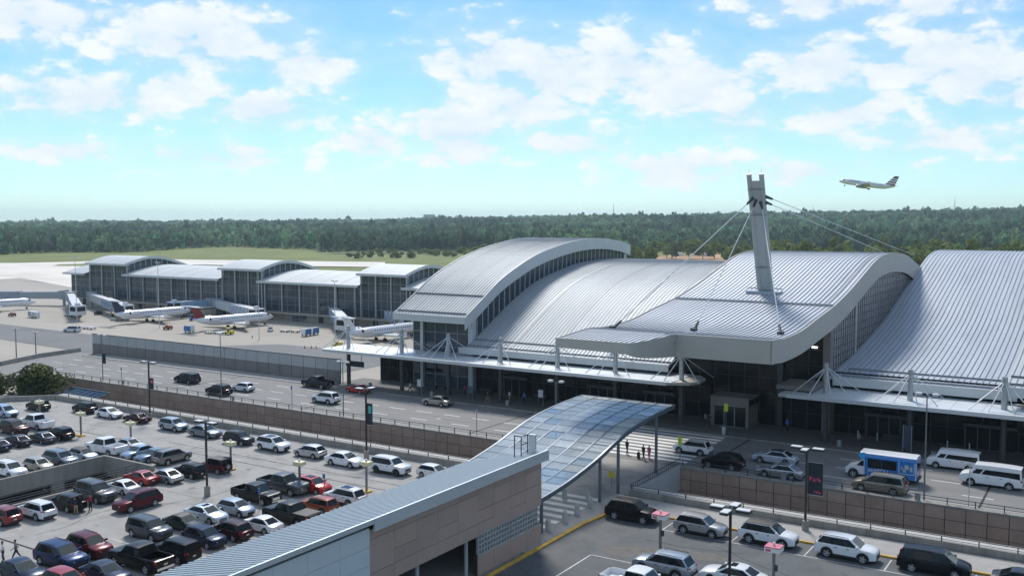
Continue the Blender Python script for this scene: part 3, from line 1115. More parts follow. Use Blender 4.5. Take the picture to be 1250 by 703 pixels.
# mast
mast = empty('mast', (-44.3, 138.5, 17.9), label='tall grey twin column mast with cables rising through the central roof', cat='mast')
MBASE, MTOP = Vector((-44.35, 138.9, 17.3)), Vector((-44.4, 133.3, 34.4))
for sgn in (-1, 1):
    o_ = Vector((sgn * .84, 0, 0))
    MB().bar(MBASE + o_, MTOP + o_ * 1.06 + Vector((0, -.3, .95)), .36, 12, .35).build('tube', 'mast_grey', mast, smooth=40)
m_ = MB()
a, b = MBASE, MTOP
for (dy0, dy1) in ((-.16, .16),):
    vs = [(a.x - .82, a.y + dy0, a.z), (a.x + .82, a.y + dy0, a.z), (b.x + .85, b.y + dy0, b.z), (b.x - .85, b.y + dy0, b.z),
          (a.x - .82, a.y + dy1, a.z), (a.x + .82, a.y + dy1, a.z), (b.x + .85, b.y + dy1, b.z), (b.x - .85, b.y + dy1, b.z)]
    m_.add(vs, [(0, 1, 2, 3), (7, 6, 5, 4), (0, 4, 5, 1), (1, 5, 6, 2), (2, 6, 7, 3), (3, 7, 4, 0)])
m_.build('web_plate', 'mast_grey', mast)
for t in (.28, .72, .93):
    p = MBASE.lerp(MTOP, t)
    MB().box(p.x - 1.22, p.x + 1.22, p.y - .40, p.y + .2, p.z - .04, p.z + .04).build('flange', 'joint_metal', mast)
for sgn in (-1, 1):
    p = MTOP + Vector((sgn * .88, -.3, .95))
    MB().bar(p, p + Vector((0, 0, .8)), .015).build('lightning_rod', 'steel_dark', mast)
MB().box(-46.8, -41.9, 137.0, 140.8, 17.35, 18.62).build('curb', 'roof_metal_shade', mast)
MB().box(-46.9, -41.8, 137.9, 138.05, 18.95, 19.1).build('beam', 'mast_grey', mast)
top = MBASE.lerp(MTOP, .86)
def on_roof(u, v):
    q = gpt(u, v, 15.3)
    for _ in range(4):
        q = gpt(u, v, zat(profC, q.y))
    return q


cab = [((-.35, -.5, 0), on_roof(748, 401), .14), ((.1, -.5, -.3), on_roof(847, 404), .13), ((.75, -.5, -.6), on_roof(953, 408), .13),
       ((1.2, .2, .2), (-31.4, 180.0, zat(profC, 180)), .11), ((1.2, .3, -.6), (-35.5, 182.0, zat(profC, 182)), .11)]
for o_, e_, r_ in cab:
    s_ = top + Vector(o_)
    e_ = Vector(e_)
    MB().bar(s_, e_, r_ * .45, 8).build('cable', 'steel_light', mast)
    if e_.y < 150:
        d_ = (s_ - e_).normalized()
        MB().bar(e_, e_ + d_ * 1.7, .20, 8, .14).build('socket', 'steel_dark', mast)
        MB().box(e_.x - .3, e_.x + .3, e_.y - .45, e_.y + .45, e_.z - .05, e_.z + .35).build('anchor', 'steel_dark', mast)
    MB().bar(s_ - Vector((0, .3, 0)), s_ + (e_ - s_).normalized() * 1.6, .26, 8, .16).build('clevis', 'steel_dark', mast)

# -------- hall D and E on the right
hD = empty('terminal_hall', (-22, 170, 0), label='right terminal hall with long concave blue grey ribbed roof', cat='terminal', group='terminal halls')
XD0, XD1 = -33.3, -11.9
roof_shell(profD, XD0, XD1, hD, 'roof_metal_shade')
seams(profD, XD0, XD1, 0.72, hD)
MB().box(XD0 + .6, XD1 + 1.2, 131.2, 131.5, 6.9, 8.05).build('eave_fascia', 'fascia_light', hD)
for yy in (132.2, 136.2):
    MB().box(XD0 + 1.5, XD1 - 1, yy - .1, yy + .1, zat(profD, yy), zat(profD, yy) + .22).build('snow_guard', 'shaded_seam_metal', hD)
MB().grid([[(XD1 - .15, y, z + .14), (XD1, y, z + .14)][::-1] for y, z in profD]).build('roof_edge', 'fascia_light', hD)
front_glass(-33, -11.9, 133.6, 4.8, 8.4, hD, 7, 2, 'dark_glass', 'mullion_dark')
hE = empty('terminal_hall', (0, 170, 0), label='bright silver terminal roof just showing at the right edge', cat='terminal', group='terminal halls')
profE = [(y - 3.2, z + 1.1) for y, z in profD]
roof_shell(profE, XD1 + .05, 30, hE, 'roof_metal')
seams(profE, XD1 + .05, 30, 0.72, hE)
MB().box(XD1 + .3, 30, 127.95, 128.28, 7.9, 9.1).build('eave_fascia', 'fascia_light', hE)
for yy in (129.2, 133.0):
    MB().box(XD1 + .3, 20, yy - .1, yy + .1, zat(profE, yy), zat(profE, yy) + .25).build('snow_guard', 'joint_metal', hE)
front_glass(-11.8, 20, 133.6, 4.8, 8.4, hE, 8, 2, 'dark_glass', 'mullion_dark')

# -------- ground level storefront under the kerb canopies
sf = empty('storefront', (-72, 133, 0), label='dark glazed storefront and doors under the left kerb canopy', cat='shop front')
front_glass(-113, -54.6, 133.3, 0.15, 5.1, sf, 29, 2, 'dark_glass', 'mullion_dark')
for xd in (-103, -86, -70, -60.5):
    front_glass(xd, xd + 4.5, 132.6, 0.15, 3.0, sf, 3, 1, 'dark_glass', 'brown_grey', name='door', mw=.04)
    MB().box(xd - .3, xd + 4.8, 132.0, 133.2, 3.02, 3.45).build('door_canopy', 'mullion_dark', sf)
sf2 = empty('storefront', (-15, 133, 0), label='dark glazed storefront under the right kerb canopy', cat='shop front')
front_glass(-33, 20, 133.75, 0.15, 4.7, sf2, 26, 2, 'dark_glass', 'mullion_dark')
for xd in (-28.5, -16.5, -4):
    front_glass(xd, xd + 5.6, 132.9, 0.15, 3.0, sf2, 4, 1, 'dark_glass', 'brown_grey', name='door', mw=.04)
    MB().box(xd - .3, xd + 5.9, 132.3, 133.6, 3.02, 3.4).build('door_canopy', 'mullion_dark', sf2)

# -------- kerb canopies with masts and tie rods
def kerb_canopy(name, x0, x1, masts, label, round_end=None):
    r = empty(name, ((x0 + x1) / 2, 127, 0), label=label, cat='canopy', group='kerb canopies')
    y0, y1 = 123.4, 131.9
    m_ = MB()
    poly = [(x0, y0), (x1, y0), (x1, y1), (x0, y1)]
    if round_end == 'left_point':
        poly = [(x0, y0 + .6), (x0 + 1.2, y0), (x1 - 3.6, y0), (x1 - 2.4, y0 + .9), (x1 - .9, y0 + 1.6), (x1 - .1, y0 + 3.4), (x1 - .3, y0 + 6.2), (x1 - 2, y1), (x0, y1)]
    m_.prism(poly, CAN_Z - .42, CAN_Z - .05)
    m_.build('slab', 'fascia', r)
    pz = 3.4
    x = x0 + .05
    while x < x1 - (3.4 if round_end else .1):
        MB().box(x + .02, min(x + pz, x1 - (3.0 if round_end else 0)) - .02, y0 + .05, y1 - .05, CAN_Z - .05, CAN_Z + .02).build('roof_panel', 'canopy_white', r)
        x += pz
    MB().box(x0 + 1, x1 - 3.7 if round_end else x1, y0 - .06, y0 - .003, CAN_Z - .45, CAN_Z + .04).build('edge_trim', 'steel_light', r)
    for mx in masts:
        my = 127.2
        MB().bar((mx, my, CAN_Z + .02), (mx, my, CAN_Z + 3.9), .36, 12, .30).build('mast', 'steel', r, smooth=40)
        MB().bar((mx, my, 0.1), (mx, my, CAN_Z - .42), .36, 12).build('column', 'mullion_dark', r, smooth=40)  # darker than its mast: shade below the canopy put into the colour
        m2 = MB()
        for dx, dy in ((-3.6, -2.6), (3.6, -2.6), (-1.4, -3.0), (1.4, -3.0), (-3.4, 3.6), (3.4, 3.6)):
            m2.bar((mx, my, CAN_Z + 3.4), (mx + dx, my + dy, CAN_Z + .03), .065, 6)
        m2.build('tie_rods', 'steel_light', r)
    return r


kerb_canopy('kerb_canopy', -118.4, -49.6, [-115.2, -103.2, -93.4, -83.2, -72.8, -63.0, -52.6], 'long pale kerb canopy with seven short masts left of the centre', 'left_point')
kerb_canopy('kerb_canopy', -37.6, 24, [-32.5, -22.2, -11.7, -1.0], 'pale kerb canopy with cable masts at the right', None)
bx_ = MB().box(-38.2, -33.4, 125.6, 131.8, 5.55, 6.02)
solo('entrance_canopy', MB().box(-2.4, 2.4, -3.1, 3.1, -.25, .25), 'brown_grey', (-36.2, 128.9, 6.95), 'small grey box canopy at the left end of the right kerb canopy', 'canopy')
# hanging sign box at the canopy's left end
hs = empty('hanging_sign', (-112.2, 125.6, 4.6), label='black sign box hanging under the left end of the kerb canopy', cat='sign')
MB().box(-114.2, -110.4, 125.4, 125.8, 3.6, 4.5).build('box', 'banner_dark', hs)
m_ = MB()
for x in (-113.8, -110.8):
    m_.bar((x, 125.6, 4.5), (x, 125.6, 6.1), .05)
m_.build('hanger', 'steel_dark', hs)

# -------- curved glass canopy over the crossing
gc = empty('glass_canopy', (-50.8, 90, 0), label='curved blue glass canopy over the crossing to the garage', cat='canopy')
gp = smooth_profile([(73.6, 3.35), (77, 3.55), (81, 3.95), (86, 4.75), (90, 5.65), (94, 6.4), (99, 6.85), (104, 7.05), (106.5, 7.05)], 48)
NXP, NYP = 6, 19
gx = np.linspace(-57.0, -44.7, NXP + 1)
gy = np.linspace(74.0, 106.2, NYP + 1)
gm = ['canopy_glass', 'canopy_glass_b', 'canopy_glass_c']
for i in range(NXP):
    for j in range(NYP):
        ya, yb = gy[j] + .03, gy[j + 1] - .03
        xa, xb = gx[i] + .03, gx[i + 1] - .03
        za, zb_ = zat(gp, ya), zat(gp, yb)
        k = random.choices([0, 1, 2], [5, 4, 1.2])[0]
        dz = random.uniform(-.015, .015)
        m_ = MB().add([(xa, ya, za), (xb, ya, za + dz), (xb, yb, zb_), (xa, yb, zb_ + dz), (xa, ya, za - .03), (xb, ya, za + dz - .03), (xb, yb, zb_ - .03), (xa, yb, zb_ + dz - .03)],
                      [(0, 1, 2, 3), (7, 6, 5, 4), (0, 4, 5, 1), (1, 5, 6, 2), (2, 6, 7, 3), (3, 7, 4, 0)])
        m_.build('pane', gm[k], gc)
for i in range(NXP + 1):
    m_ = MB()
    wd = .035 if 0 < i < NXP else .10
    m_.grid([[(gx[i] - wd, y, z + .035), (gx[i] + wd, y, z + .035), (gx[i] + wd, y, z - (.22 if 0 < i < NXP else .42)), (gx[i] - wd, y, z - (.22 if 0 < i < NXP else .42))] for y, z in gp if 73.9 <= y <= 106.4], 0, True)
    m_.build('rafter', 'steel_blue', gc)
m_ = MB()
for j in range(0, NYP + 1):
    z = zat(gp, gy[j])
    m_.box(-57.0, -44.7, gy[j] - .022, gy[j] + .022, z - .13, z + .02)
m_.build('purlins', 'steel_blue', gc)
for (x, y) in ((-44.75, 75.3), (-44.75, 87.0), (-44.75, 91.2), (-44.75, 101.0), (-56.9, 76.5), (-56.9, 87.0), (-56.9, 101.0)):
    MB().bar((x, y, 0.0), (x, y, zat(gp, y) - .35), .17, 10).build('post', 'steel_blue', gc, smooth=40)
for y in (87.0, 101.0):
    z = zat(gp, y) - .52
    MB().box(-57.0, -44.7, y - .12, y + .12, z - .28, z).build('cross_beam', 'steel_blue', gc)
bol = MB()
bol.bar((0, 0, 0), (0, 0, .95), .30, 10, .24)
bol.bar((0, 0, .95), (0, 0, 1.15), .24, 10, .08)
bol_me = bol.mesh('bollard', 'concrete_light', smooth=40)
for k, (u, v, lb) in enumerate(((669, 647, 'nearest bollard beside the garage corner'), (689.5, 637, 'second bollard from the garage corner'), (704.5, 628, 'third bollard from the garage corner'),
                                (720, 619, 'bollard beside the twin canopy posts'), (689, 607, 'bollard under the glass canopy at the zebra stripes'), (718, 611, 'bollard farthest right under the glass canopy'))):
    p = gpt(u, v, .13)
    o = bpy.data.objects.new('bollard', bol_me)
    COL.objects.link(o)
    o.location = (p.x, p.y, .13 if p.x > -44.9 else 0.0)
    tag(o, 'pale concrete ' + lb, 'bollard', 'concrete bollards')

# ================================================================== BRIDGE BUILDING (garage head house)
bb = empty('garage_head_house', (-47, 55, 0), label='brown panelled garage head house with sloping blue metal roof', cat='building')
XW, ZT = -43.62, 7.55
YE = 73.4
# wall backing with the opening
m_ = MB()
m_.box(-44.05, -43.72, 14, 46.5, 0, ZT)
m_.box(-44.05, -43.72, 46.5, 63.35, 3.32, ZT)
m_.box(-44.05, -43.72, 63.35, YE, 0, 1.7)
m_.box(-44.05, -43.72, 63.35, YE, 3.42, ZT)
m_.build('wall_core', 'joint', bb)
MB().box(-51.2, -44.06, YE - .35, YE - .02, 0, 6.3).build('end_wall', 'bridge_panel', bb)
MB().box(-51.3, -51.0, 14, YE - .4, 0, 6.2).build('left_wall', 'bridge_panel', bb)
zc = [0.02, 1.05, 2.0, 2.55, 4.05, 5.5, 6.95, ZT]
k = 0
ycols = [50.0, 52.8, 55.4, 58.0, 60.6, 63.35, 65.7, 68.2, 70.8, YE]
for j in range(len(ycols) - 1):
    ya, yb = ycols[j], ycols[j + 1]
    if yb <= 63.36:
        cs = [(3.34, 4.4), (4.4, 5.45), (5.45, 6.85), (6.85, ZT)] if j % 2 else [(3.34, 4.4), (4.4, 6.85), (6.85, ZT)]
    else:
        cs = [(0.05, 1.7), (3.44, 4.4), (4.4, 5.45), (5.45, ZT)] if j % 2 else [(0.05, 1.7), (3.44, 5.45), (5.45, 6.85), (6.85, ZT)]
    for (za, zb_) in cs:
        MB().box(-43.72, XW - (.006 if k % 3 else 0), ya + .015, yb - .015, za + .015, zb_ - .015).build('panel', 'bridge_panel' if k % 4 else 'bridge_panel_b', bb)
        k += 1
for y in np.arange(20.0, 50.0, 3.0):
    for (za, zb_) in ((0.03, 1.3), (1.3, 2.55), (2.55, 3.8), (3.8, 5.1), (5.1, 6.4), (6.4, 7.75)):
        if zb_ - za > .1 and (y < 45.9 or za > 2.5):
            MB().box(-43.72, XW + .10, y + .012, min(y + 3.0, 49.98) - .012, za + .012, zb_ - .012).build('panel', 'blue_panel', bb)
# glass block window
gw = MB().box(-43.95, -43.85, 63.5, YE - .5, 1.72, 3.40).build('window', 'wall_glass', bb)
m_ = MB()
for y in np.arange(63.5, YE - .45, .42):
    m_.box(-43.85, -43.66, y - .05, y + .05, 1.72, 3.40)
for z in np.arange(1.72, 3.45, .42):
    m_.box(-43.85, -43.665, 63.5, YE - .5, z - .045, z + .045)
m_.build('grid_frame', 'grey_panel', gw)
# opening interior
MB().box(-50.9, -50.6, 30, 73, 0, 5).build('inner_wall', 'joint', bb)
for y in (46.6, 56.2, 62.6):
    MB().bar((-44.3, y, 0), (-44.3, y, 3.3), .16, 10).build('column', 'grey_panel', bb)
# roof
m_ = MB()
m_.add([(-51.9, 12, 6.2), (-43.2, 12, 8.35), (-43.2, YE + .3, 8.35), (-51.9, YE + .3, 6.2), (-51.9, 12, 6.0), (-43.2, 12, 8.1), (-43.2, YE + .3, 8.1), (-51.9, YE + .3, 6.0)],
       [(0, 1, 2, 3), (7, 6, 5, 4), (0, 4, 5, 1), (1, 5, 6, 2), (2, 6, 7, 3), (3, 7, 4, 0)])
rf = m_.build('roof', 'blue_roof', bb)
m_ = MB()
for y in np.arange(12.3, YE + .2, .52):
    m_.add([(-51.9, y - .08, 6.2), (-43.2, y - .08, 8.35), (-43.2, y - .08, 8.44), (-51.9, y - .08, 6.29), (-51.9, y + .08, 6.2), (-43.2, y + .08, 8.35), (-43.2, y + .08, 8.44), (-51.9, y + .08, 6.29)],
           [(3, 2, 1, 0), (4, 5, 6, 7), (3, 7, 6, 2), (1, 2, 6, 5), (0, 4, 7, 3)])
m_.build('standing_seams', 'blue_seam', rf, kind='stuff')
MB().box(-43.2, -43.05, 50.0, YE + .35, 7.56, 8.47).build('fascia', 'blue_roof', bb)
MB().box(-43.2, -43.05, 12, 49.97, 8.12, 8.47).build('fascia', 'blue_roof', bb)
m_ = MB()
for (dx, dy) in ((0, 0), (0, 1.1), (-.7, 0)):
    m_.bar((-44.9 + dx, YE - 1.4 + dy, 7.7), (-44.9 + dx, YE - 1.4 + dy, 9.8), .05)
m_.bar((-44.9, YE - 1.4, 9.75), (-44.9, YE - .3, 9.75), .05)
m_.bar((-44.9, YE - 1.4, 9.0), (-44.9, YE - .3, 9.0), .05)
m_.bar((-44.9, YE - 1.4, 9.75), (-45.6, YE - 1.4, 9.75), .05)
m_.build('roof_ladder', 'steel_dark', bb)
MB().box(-44.75, -44.1, YE - .35, YE - .1, 8.0, 9.8).build('roof_vent', 'steel_light', bb)

# ================================================================== VEHICLES
def lerp(a, b, t):
    return a + (b - a) * t


CARP = dict(
    # L, W, H, wheelbase, wheel r, clearance, nose z, cowl z, belt z, deck z, tail z, x cowl, x roof front, x roof rear, x rear base
    sedan=dict(L=4.8, W=1.84, H=1.46, wb=2.78, r=.33, gc=.22, zn=.70, zc=.96, zd=1.00, zt=.92, xc=1.15, xf=.28, xr=-1.02, xb=-1.82),
    suv=dict(L=4.75, W=1.9, H=1.70, wb=2.75, r=.37, gc=.28, zn=.88, zc=1.10, zd=1.12, zt=1.05, xc=1.25, xf=.50, xr=-1.78, xb=-2.22, rails=1),
    bigsuv=dict(L=5.0, W=1.98, H=1.86, wb=2.9, r=.40, gc=.32, zn=1.02, zc=1.20, zd=1.20, zt=1.10, xc=1.20, xf=.62, xr=-2.15, xb=-2.42, rails=1),
    oldsuv=dict(L=4.4, W=1.8, H=1.66, wb=2.65, r=.37, gc=.28, zn=.95, zc=1.08, zd=1.08, zt=1.0, xc=1.02, xf=.50, xr=-1.85, xb=-2.12, rails=1),
    hatch=dict(L=4.3, W=1.8, H=1.54, wb=2.62, r=.33, gc=.22, zn=.74, zc=1.00, zd=1.04, zt=.98, xc=1.20, xf=.38, xr=-1.50, xb=-2.02),
    minivan=dict(L=5.1, W=1.98, H=1.74, wb=3.0, r=.35, gc=.22, zn=.80, zc=1.05, zd=1.08, zt=1.02, xc=1.62, xf=.72, xr=-2.15, xb=-2.46, rails=1),
    pickup=dict(L=5.75, W=1.98, H=1.88, wb=3.6, r=.40, gc=.36, zn=1.06, zc=1.20, zd=1.22, zt=1.22, xc=1.32, xf=.72, xr=-.72, xb=-.92, bed=1),
    jeep=dict(L=4.1, W=1.85, H=1.82, wb=2.5, r=.40, gc=.38, zn=1.02, zc=1.12, zd=1.12, zt=1.08, xc=.78, xf=.55, xr=-1.85, xb=-1.98, jeep=1),
    van=dict(L=5.7, W=2.02, H=2.22, wb=3.45, r=.37, gc=.32, zn=1.05, zc=1.30, zd=1.22, zt=1.15, xc=1.95, xf=1.45, xr=-2.72, xb=-2.8, van=1),
)


def wheel_meshes(r, dark):
    key = (round(r, 3), dark)
    if key in wheel_meshes.c:
        return wheel_meshes.c[key]
    w = .115
    n = 20
    t = MB()
    prof = [(r * .70, -w * .9), (r * .93, -w), (r, -w * .6), (r, w * .6), (r * .93, w), (r * .70, w * .9)]
    t.grid([[(p * cos(2 * pi * i / n), y, p * sin(2 * pi * i / n)) for i in range(n)] for p, y in prof], 0, True)
    ty = t.mesh('tyre', 'tyre', smooth=40)
    rm = MB()
    for sg in (1, -1):
        yo = sg * w * .78
        rm.grid([[(q * cos(2 * pi * i / n), yy, q * sin(2 * pi * i / n)) for i in range(n)] for q, yy in ((r * .72, sg * w * .9), (r * .66, yo * .9), (r * .64, sg * w * .35))], 0, True)
        for k in range(5):
            a = 2 * pi * k / 5
            d = Vector((cos(a), 0, sin(a)))
            e = Vector((-sin(a), 0, cos(a)))
            p0, p1 = d * r * .06, d * r * .68
            rm.add([p0 + e * r * .09 + Vector((0, yo, 0)), p0 - e * r * .09 + Vector((0, yo, 0)), p1 - e * r * .13 + Vector((0, yo, 0)), p1 + e * r * .13 + Vector((0, yo, 0))], [(0, 1, 2, 3)])
        rm.bar((0, yo * .8, 0), (0, yo * 1.05, 0), r * .16, 10)
    ri = rm.mesh('rim', 'rim_dark' if dark else 'rim')
    bk = MB().bar((0, -w * .3, 0), (0, w * .3, 0), r * .6, 16)
    bd = bk.mesh('brake_disc', 'steel_dark')
    wheel_meshes.c[key] = (ty, ri, bd)
    return wheel_meshes.c[key]


wheel_meshes.c = {}


def lobj(name, me, parent, loc=(0, 0, 0)):
    o = bpy.data.objects.new(name, me)
    COL.objects.link(o)
    o.parent = parent
    o.location = loc
    return o


def make_car(kind, dark_rims=False, black_roof=False, hatch_open=False, cover=False, sunroof=False):
    p = CARP[kind]
    L, W, H, r, gc = p['L'], p['W'], p['H'], p['r'], p['gc']
    hl, hw = L / 2, W / 2
    root = bpy.data.objects.new('car', None)
    COL.objects.link(root)
    root.empty_display_size = .3
    fx = p['wb'] / 2 + .05
    rx = -p['wb'] / 2 + .05
    Ra = r * 1.17
    bed = p.get('bed')

    def top(x):
        return float(np.interp(x, [-hl, -hl + .05, -hl + .25, p['xb'], p['xc'], hl - .45, hl - .12, hl - .03, hl],
                               [p['zt'] * .80, p['zt'] * .95, p['zt'], p['zd'], p['zc'], (p['zc'] + p['zn'] * 1.4) / 2.4 + .05, p['zn'] + .02, p['zn'] * .92, p['zn'] * .80]))

    def wid(x):
        return hw * float(np.interp(x, [-hl, -hl + .08, -hl + .5, -.6, .8, hl - .6, hl - .15, hl], [.84, .93, .985, 1, 1, .985, .90, .74]))

    def zb(x):
        z = gc + .06 * max(0, (abs(x) - hl + .5)) * 2
        for a in (fx, rx):
            d = abs(x - a)
            if d < Ra:
                z = max(z, r + sqrt(Ra * Ra - d * d))
        return z

    xs = [-hl, -hl + .05, -hl + .14, -hl + .3]
    for a in (rx, fx):
        xs += [a + Ra * c for c in (-1.001, -.98, -.85, -.6, -.3, 0, .3, .6, .85, .98, 1.001)]
    xs += [rx + Ra + .25, 0, fx - Ra - .2, p['xc'], hl - .3, hl - .14, hl - .05, hl]
    if bed:
        xs += [p['xb'] - .06, p['xb'] - .07, -hl + .13]
    xs = sorted(set(round(x, 3) for x in xs))
    rows = []
    for x in xs:
        w, t, b = wid(x), top(x), zb(x)
        b = min(b, t - .10)
        inner = t + .015
        if bed and -hl + .13 < x < p['xb'] - .065:
            inner = .78
        m1 = b + (t - b) * .45
        sh = b + (t - b) * .80
        sec = [(0, b), (w * .90, b), (w * .965, b + .04), (w * .995, m1), (w, sh), (w * .965, t - .03), (w * .93, t), (w * .88, t + (.006 if not bed else 0)), (w * .86, inner), (0, inner + (.02 if not bed else 0))]
        rows.append([(x, y, z) for y, z in sec] + [(x, -y, z) for y, z in sec[::-1][1:-1]])
    mb = MB()
    mb.grid(rows, 0, True)
    n = len(rows[0])
    mb.add(rows[0], [tuple(range(n))])
    mb.add(rows[-1], [tuple(range(n))[::-1]])
    # greenhouse
    xc, xf, xr, xb = p['xc'], p['xf'], p['xr'], p['xb']
    roofw = hw * (.74 if kind in ('sedan', 'hatch') else (.89 if kind in ('van', 'jeep') else .79))
    bw = hw * .925

    def tz(x):
        return top(x) - .012

    st = [(xc, tz(xc), bw * .93, 0), (xf, H - .055, roofw * .95, 1), (lerp(xf, xr, .35), H, roofw, 1), (lerp(xf, xr, .75), H - .01, roofw, 1), (xr, H - .06, roofw * .93, 1), (xb, tz(xb), bw * .95, 0)]
    gh = MB()
    A, B, Cc, Cd, D, E = st
    lows = [(xc, tz(xc), bw * .93), (xf, tz(xf), bw), (Cc[0], tz(Cc[0]), bw), (Cd[0], tz(Cd[0]), bw), (xr, tz(xr), bw), (xb, tz(xb), bw * .95)]
    tops = [None, B, Cc, Cd, D, None]
    mi_roof = 1 if black_roof else 0
    crown = .035
    rr = [[(s[0], -s[2], s[1]), (s[0], -s[2] * .55, s[1] + crown * .8), (s[0], 0, s[1] + crown), (s[0], s[2] * .55, s[1] + crown * .8), (s[0], s[2], s[1])] for s in (B, Cc, Cd, D)]
    gh.grid(rr, mi_roof)
    gh.grid([[(xc, A[2] * k, A[1]) for k in (-1, -.55, 0, .55, 1)], rr[0]], mi_roof)
    gh.grid([rr[-1], [(xb, E[2] * k, E[1]) for k in (-1, -.55, 0, .55, 1)]], 0 if not hatch_open else 1)
    for sg in (-1, 1):
        lo = [(q[0], sg * q[2], q[1]) for q in lows]
        tp = [(q[0], sg * q[2], q[1]) for q in (B, Cc, Cd, D)]
        f = [(0, 1, 6), (1, 2, 7, 6), (2, 3, 8, 7), (3, 4, 9, 8), (4, 5, 9)]
        if sg > 0:
            f = [q[::-1] for q in f]
        gh.add(lo + tp, f, 0)
    mats_b = [None, 'trim']
    mb.add(gh.v, gh.f, 0)
    mb.m[-len(gh.f):] = gh.m
    body = lobj('body', mb.mesh('body', mats_b, smooth=32), root)
    # windows: helper on a quad with inset, pushed out
    def pane(name, q, ins, out, parent=root):
        q = [Vector(a) for a in q]
        nrm = (q[1] - q[0]).cross(q[3] - q[0]).normalized()

        def P(s, t):
            return (q[0] * (1 - s) + q[1] * s) * (1 - t) + (q[3] * (1 - s) + q[2] * s) * t
        (s0, s1, t0, t1) = ins
        pts = [P(s0, t0), P(s1, t0), P(s1, t1), P(s0, t1)]
        pts = [a + nrm * out for a in pts]
        return lobj(name, MB().add(pts, [(0, 1, 2, 3)]).mesh(name, 'windscreen_glass' if name == 'windscreen' else 'car_glass'), parent)

    up = .035
    pane('windscreen', [(xc, -A[2], A[1]), (xc, A[2], A[1]), (xf, B[2], B[1] + up * .4), (xf, -B[2], B[1] + up * .4)], (.06, .94, .03, .94), .016)
    rear_lo, rear_hi = (xb, E[2], E[1]), (xr, D[2], D[1])
    if not hatch_open:
        pane('rear_window', [(xb, E[2], E[1]), (xb, -E[2], E[1]), (xr, -D[2], D[1] + up * .4), (xr, D[2], D[1] + up * .4)], (.09, .91, .10 if kind in ('suv', 'bigsuv', 'hatch', 'minivan', 'oldsuv', 'van') else .05, .92), .016)
    else:
        tg = MB()
        tg.add([(xr, D[2] * .95, H - .05), (xr, -D[2] * .95, H - .05), (xr - 1.0, -D[2] * .95, H + .28), (xr - 1.0, D[2] * .95, H + .28), (xr, D[2] * .95, H - .13), (xr, -D[2] * .95, H - .13), (xr - 1.0, -D[2] * .95, H + .2), (xr - 1.0, D[2] * .95, H + .2)],
               [(0, 1, 2, 3), (7, 6, 5, 4), (0, 4, 5, 1), (1, 5, 6, 2), (2, 6, 7, 3), (3, 7, 4, 0)])
        lobj('tailgate', tg.mesh('tailgate', [None]), root)
        lobj('boot_opening', MB().add([(-hl - .012, -.6, .72), (-hl - .012, .6, .72), (xr - .05, .55, H - .16), (xr - .05, -.55, H - .16)], [(0, 1, 2, 3)]).mesh('boot_opening', 'trim'), root)
    if kind in ('sedan',):
        cuts = [(.11, .50), (.515, .92)]
    elif kind == 'pickup':
        cuts = [(.10, .54), (.56, .96)]
    elif kind == 'van':
        cuts = [(.04, .20), (.235, .965)]
    elif kind == 'jeep':
        cuts = [(.06, .36), (.40, .94)]
    else:
        cuts = [(.09, .405), (.418, .71), (.722, .95)]
    for sg in (-1, 1):
        q = [(xc, sg * A[2], A[1]), (xb, sg * E[2], E[1]), (xr, sg * D[2], D[1]), (xf, sg * B[2], B[1])]
        # follow bulge of mid stations: use bw in the middle
        for ci, (s0, s1) in enumerate([(cuts[0][0] - .02, cuts[-1][1] + .012)] + cuts):
            oo = .009 if ci == 0 else .016

            def S(s, t):
                x = lerp(lerp(xc, xb, s), lerp(xf, xr, s), t)
                zlow, zhigh = tz(lerp(xc, xb, s)) + .02, H - (.075 if kind != 'van' else .42)
                yl = float(np.interp(lerp(xc, xb, s), [xb, xr, xf, xc], [E[2], bw, bw, A[2]]))
                yh = float(np.interp(lerp(xf, xr, s), [xr, Cd[0], Cc[0], xf], [D[2], roofw, roofw, B[2]]))
                z = lerp(zlow, zhigh, t)
                zz0, zz1 = tz(lerp(xc, xb, s)), lerp(B[1], H, min(1, 3 * s)) if s < .33 else H - .02
                y = lerp(yl, yh, min(1, max(0, (z - zz0) / (zz1 - zz0))))
                return (x, sg * (y + oo), z)
            if ci == 0 and kind in ('van', 'jeep'):
                continue
            tt0, tt1 = (.0, 1.02) if ci == 0 else (.03, .98)
            nn = 8 if ci == 0 else 3
            gr = [[S(lerp(s0, s1, q_ / nn), tt0), S(lerp(s0, s1, q_ / nn), tt1)] for q_ in range(nn + 1)]
            if sg > 0:
                gr = gr[::-1]
            nm_ = 'window_surround' if ci == 0 else 'side_window'
            lobj(nm_, MB().grid(gr).mesh(nm_, 'trim' if ci == 0 else 'car_glass'), root)
        # doors: proud panels with handles
        dx0, dx1 = fx - Ra - .03, rx + Ra + .03
        nd = 2 if kind not in ('jeep',) else 1
        for d in range(nd):
            xa = lerp(dx0, dx1, d / nd) - .02
            xb_ = lerp(dx0, dx1, (d + 1) / nd) + .02
            pts = []
            for x in (xa, xb_):
                w, t, b = wid(x), top(x), zb(x)
                pts += [(x, sg * (w * .985 + .006), b + .10), (x, sg * (w * .995 + .008), b + (t - b) * .45), (x, sg * (w + .008), b + (t - b) * .80), (x, sg * (w * .968 + .008), t - .035)]
            f = [(0, 1, 5, 4), (1, 2, 6, 5), (2, 3, 7, 6)]
            if sg < 0:
                f = [k[::-1] for k in f]
            dr = lobj('door', MB().add(pts, f).mesh('door', [None], smooth=30), root)
            b = MB()
            zt_ = gc + (top(0) - gc) * .78
            ys = sg * (hw + .012)
            b.box(xb_ + .12, xb_ + .32, min(ys, ys + sg * .025), max(ys, ys + sg * .025), zt_, zt_ + .045)
            lobj('handle', b.mesh('handle', 'trim'), dr)
        m2 = MB()
        xm = xc - .28
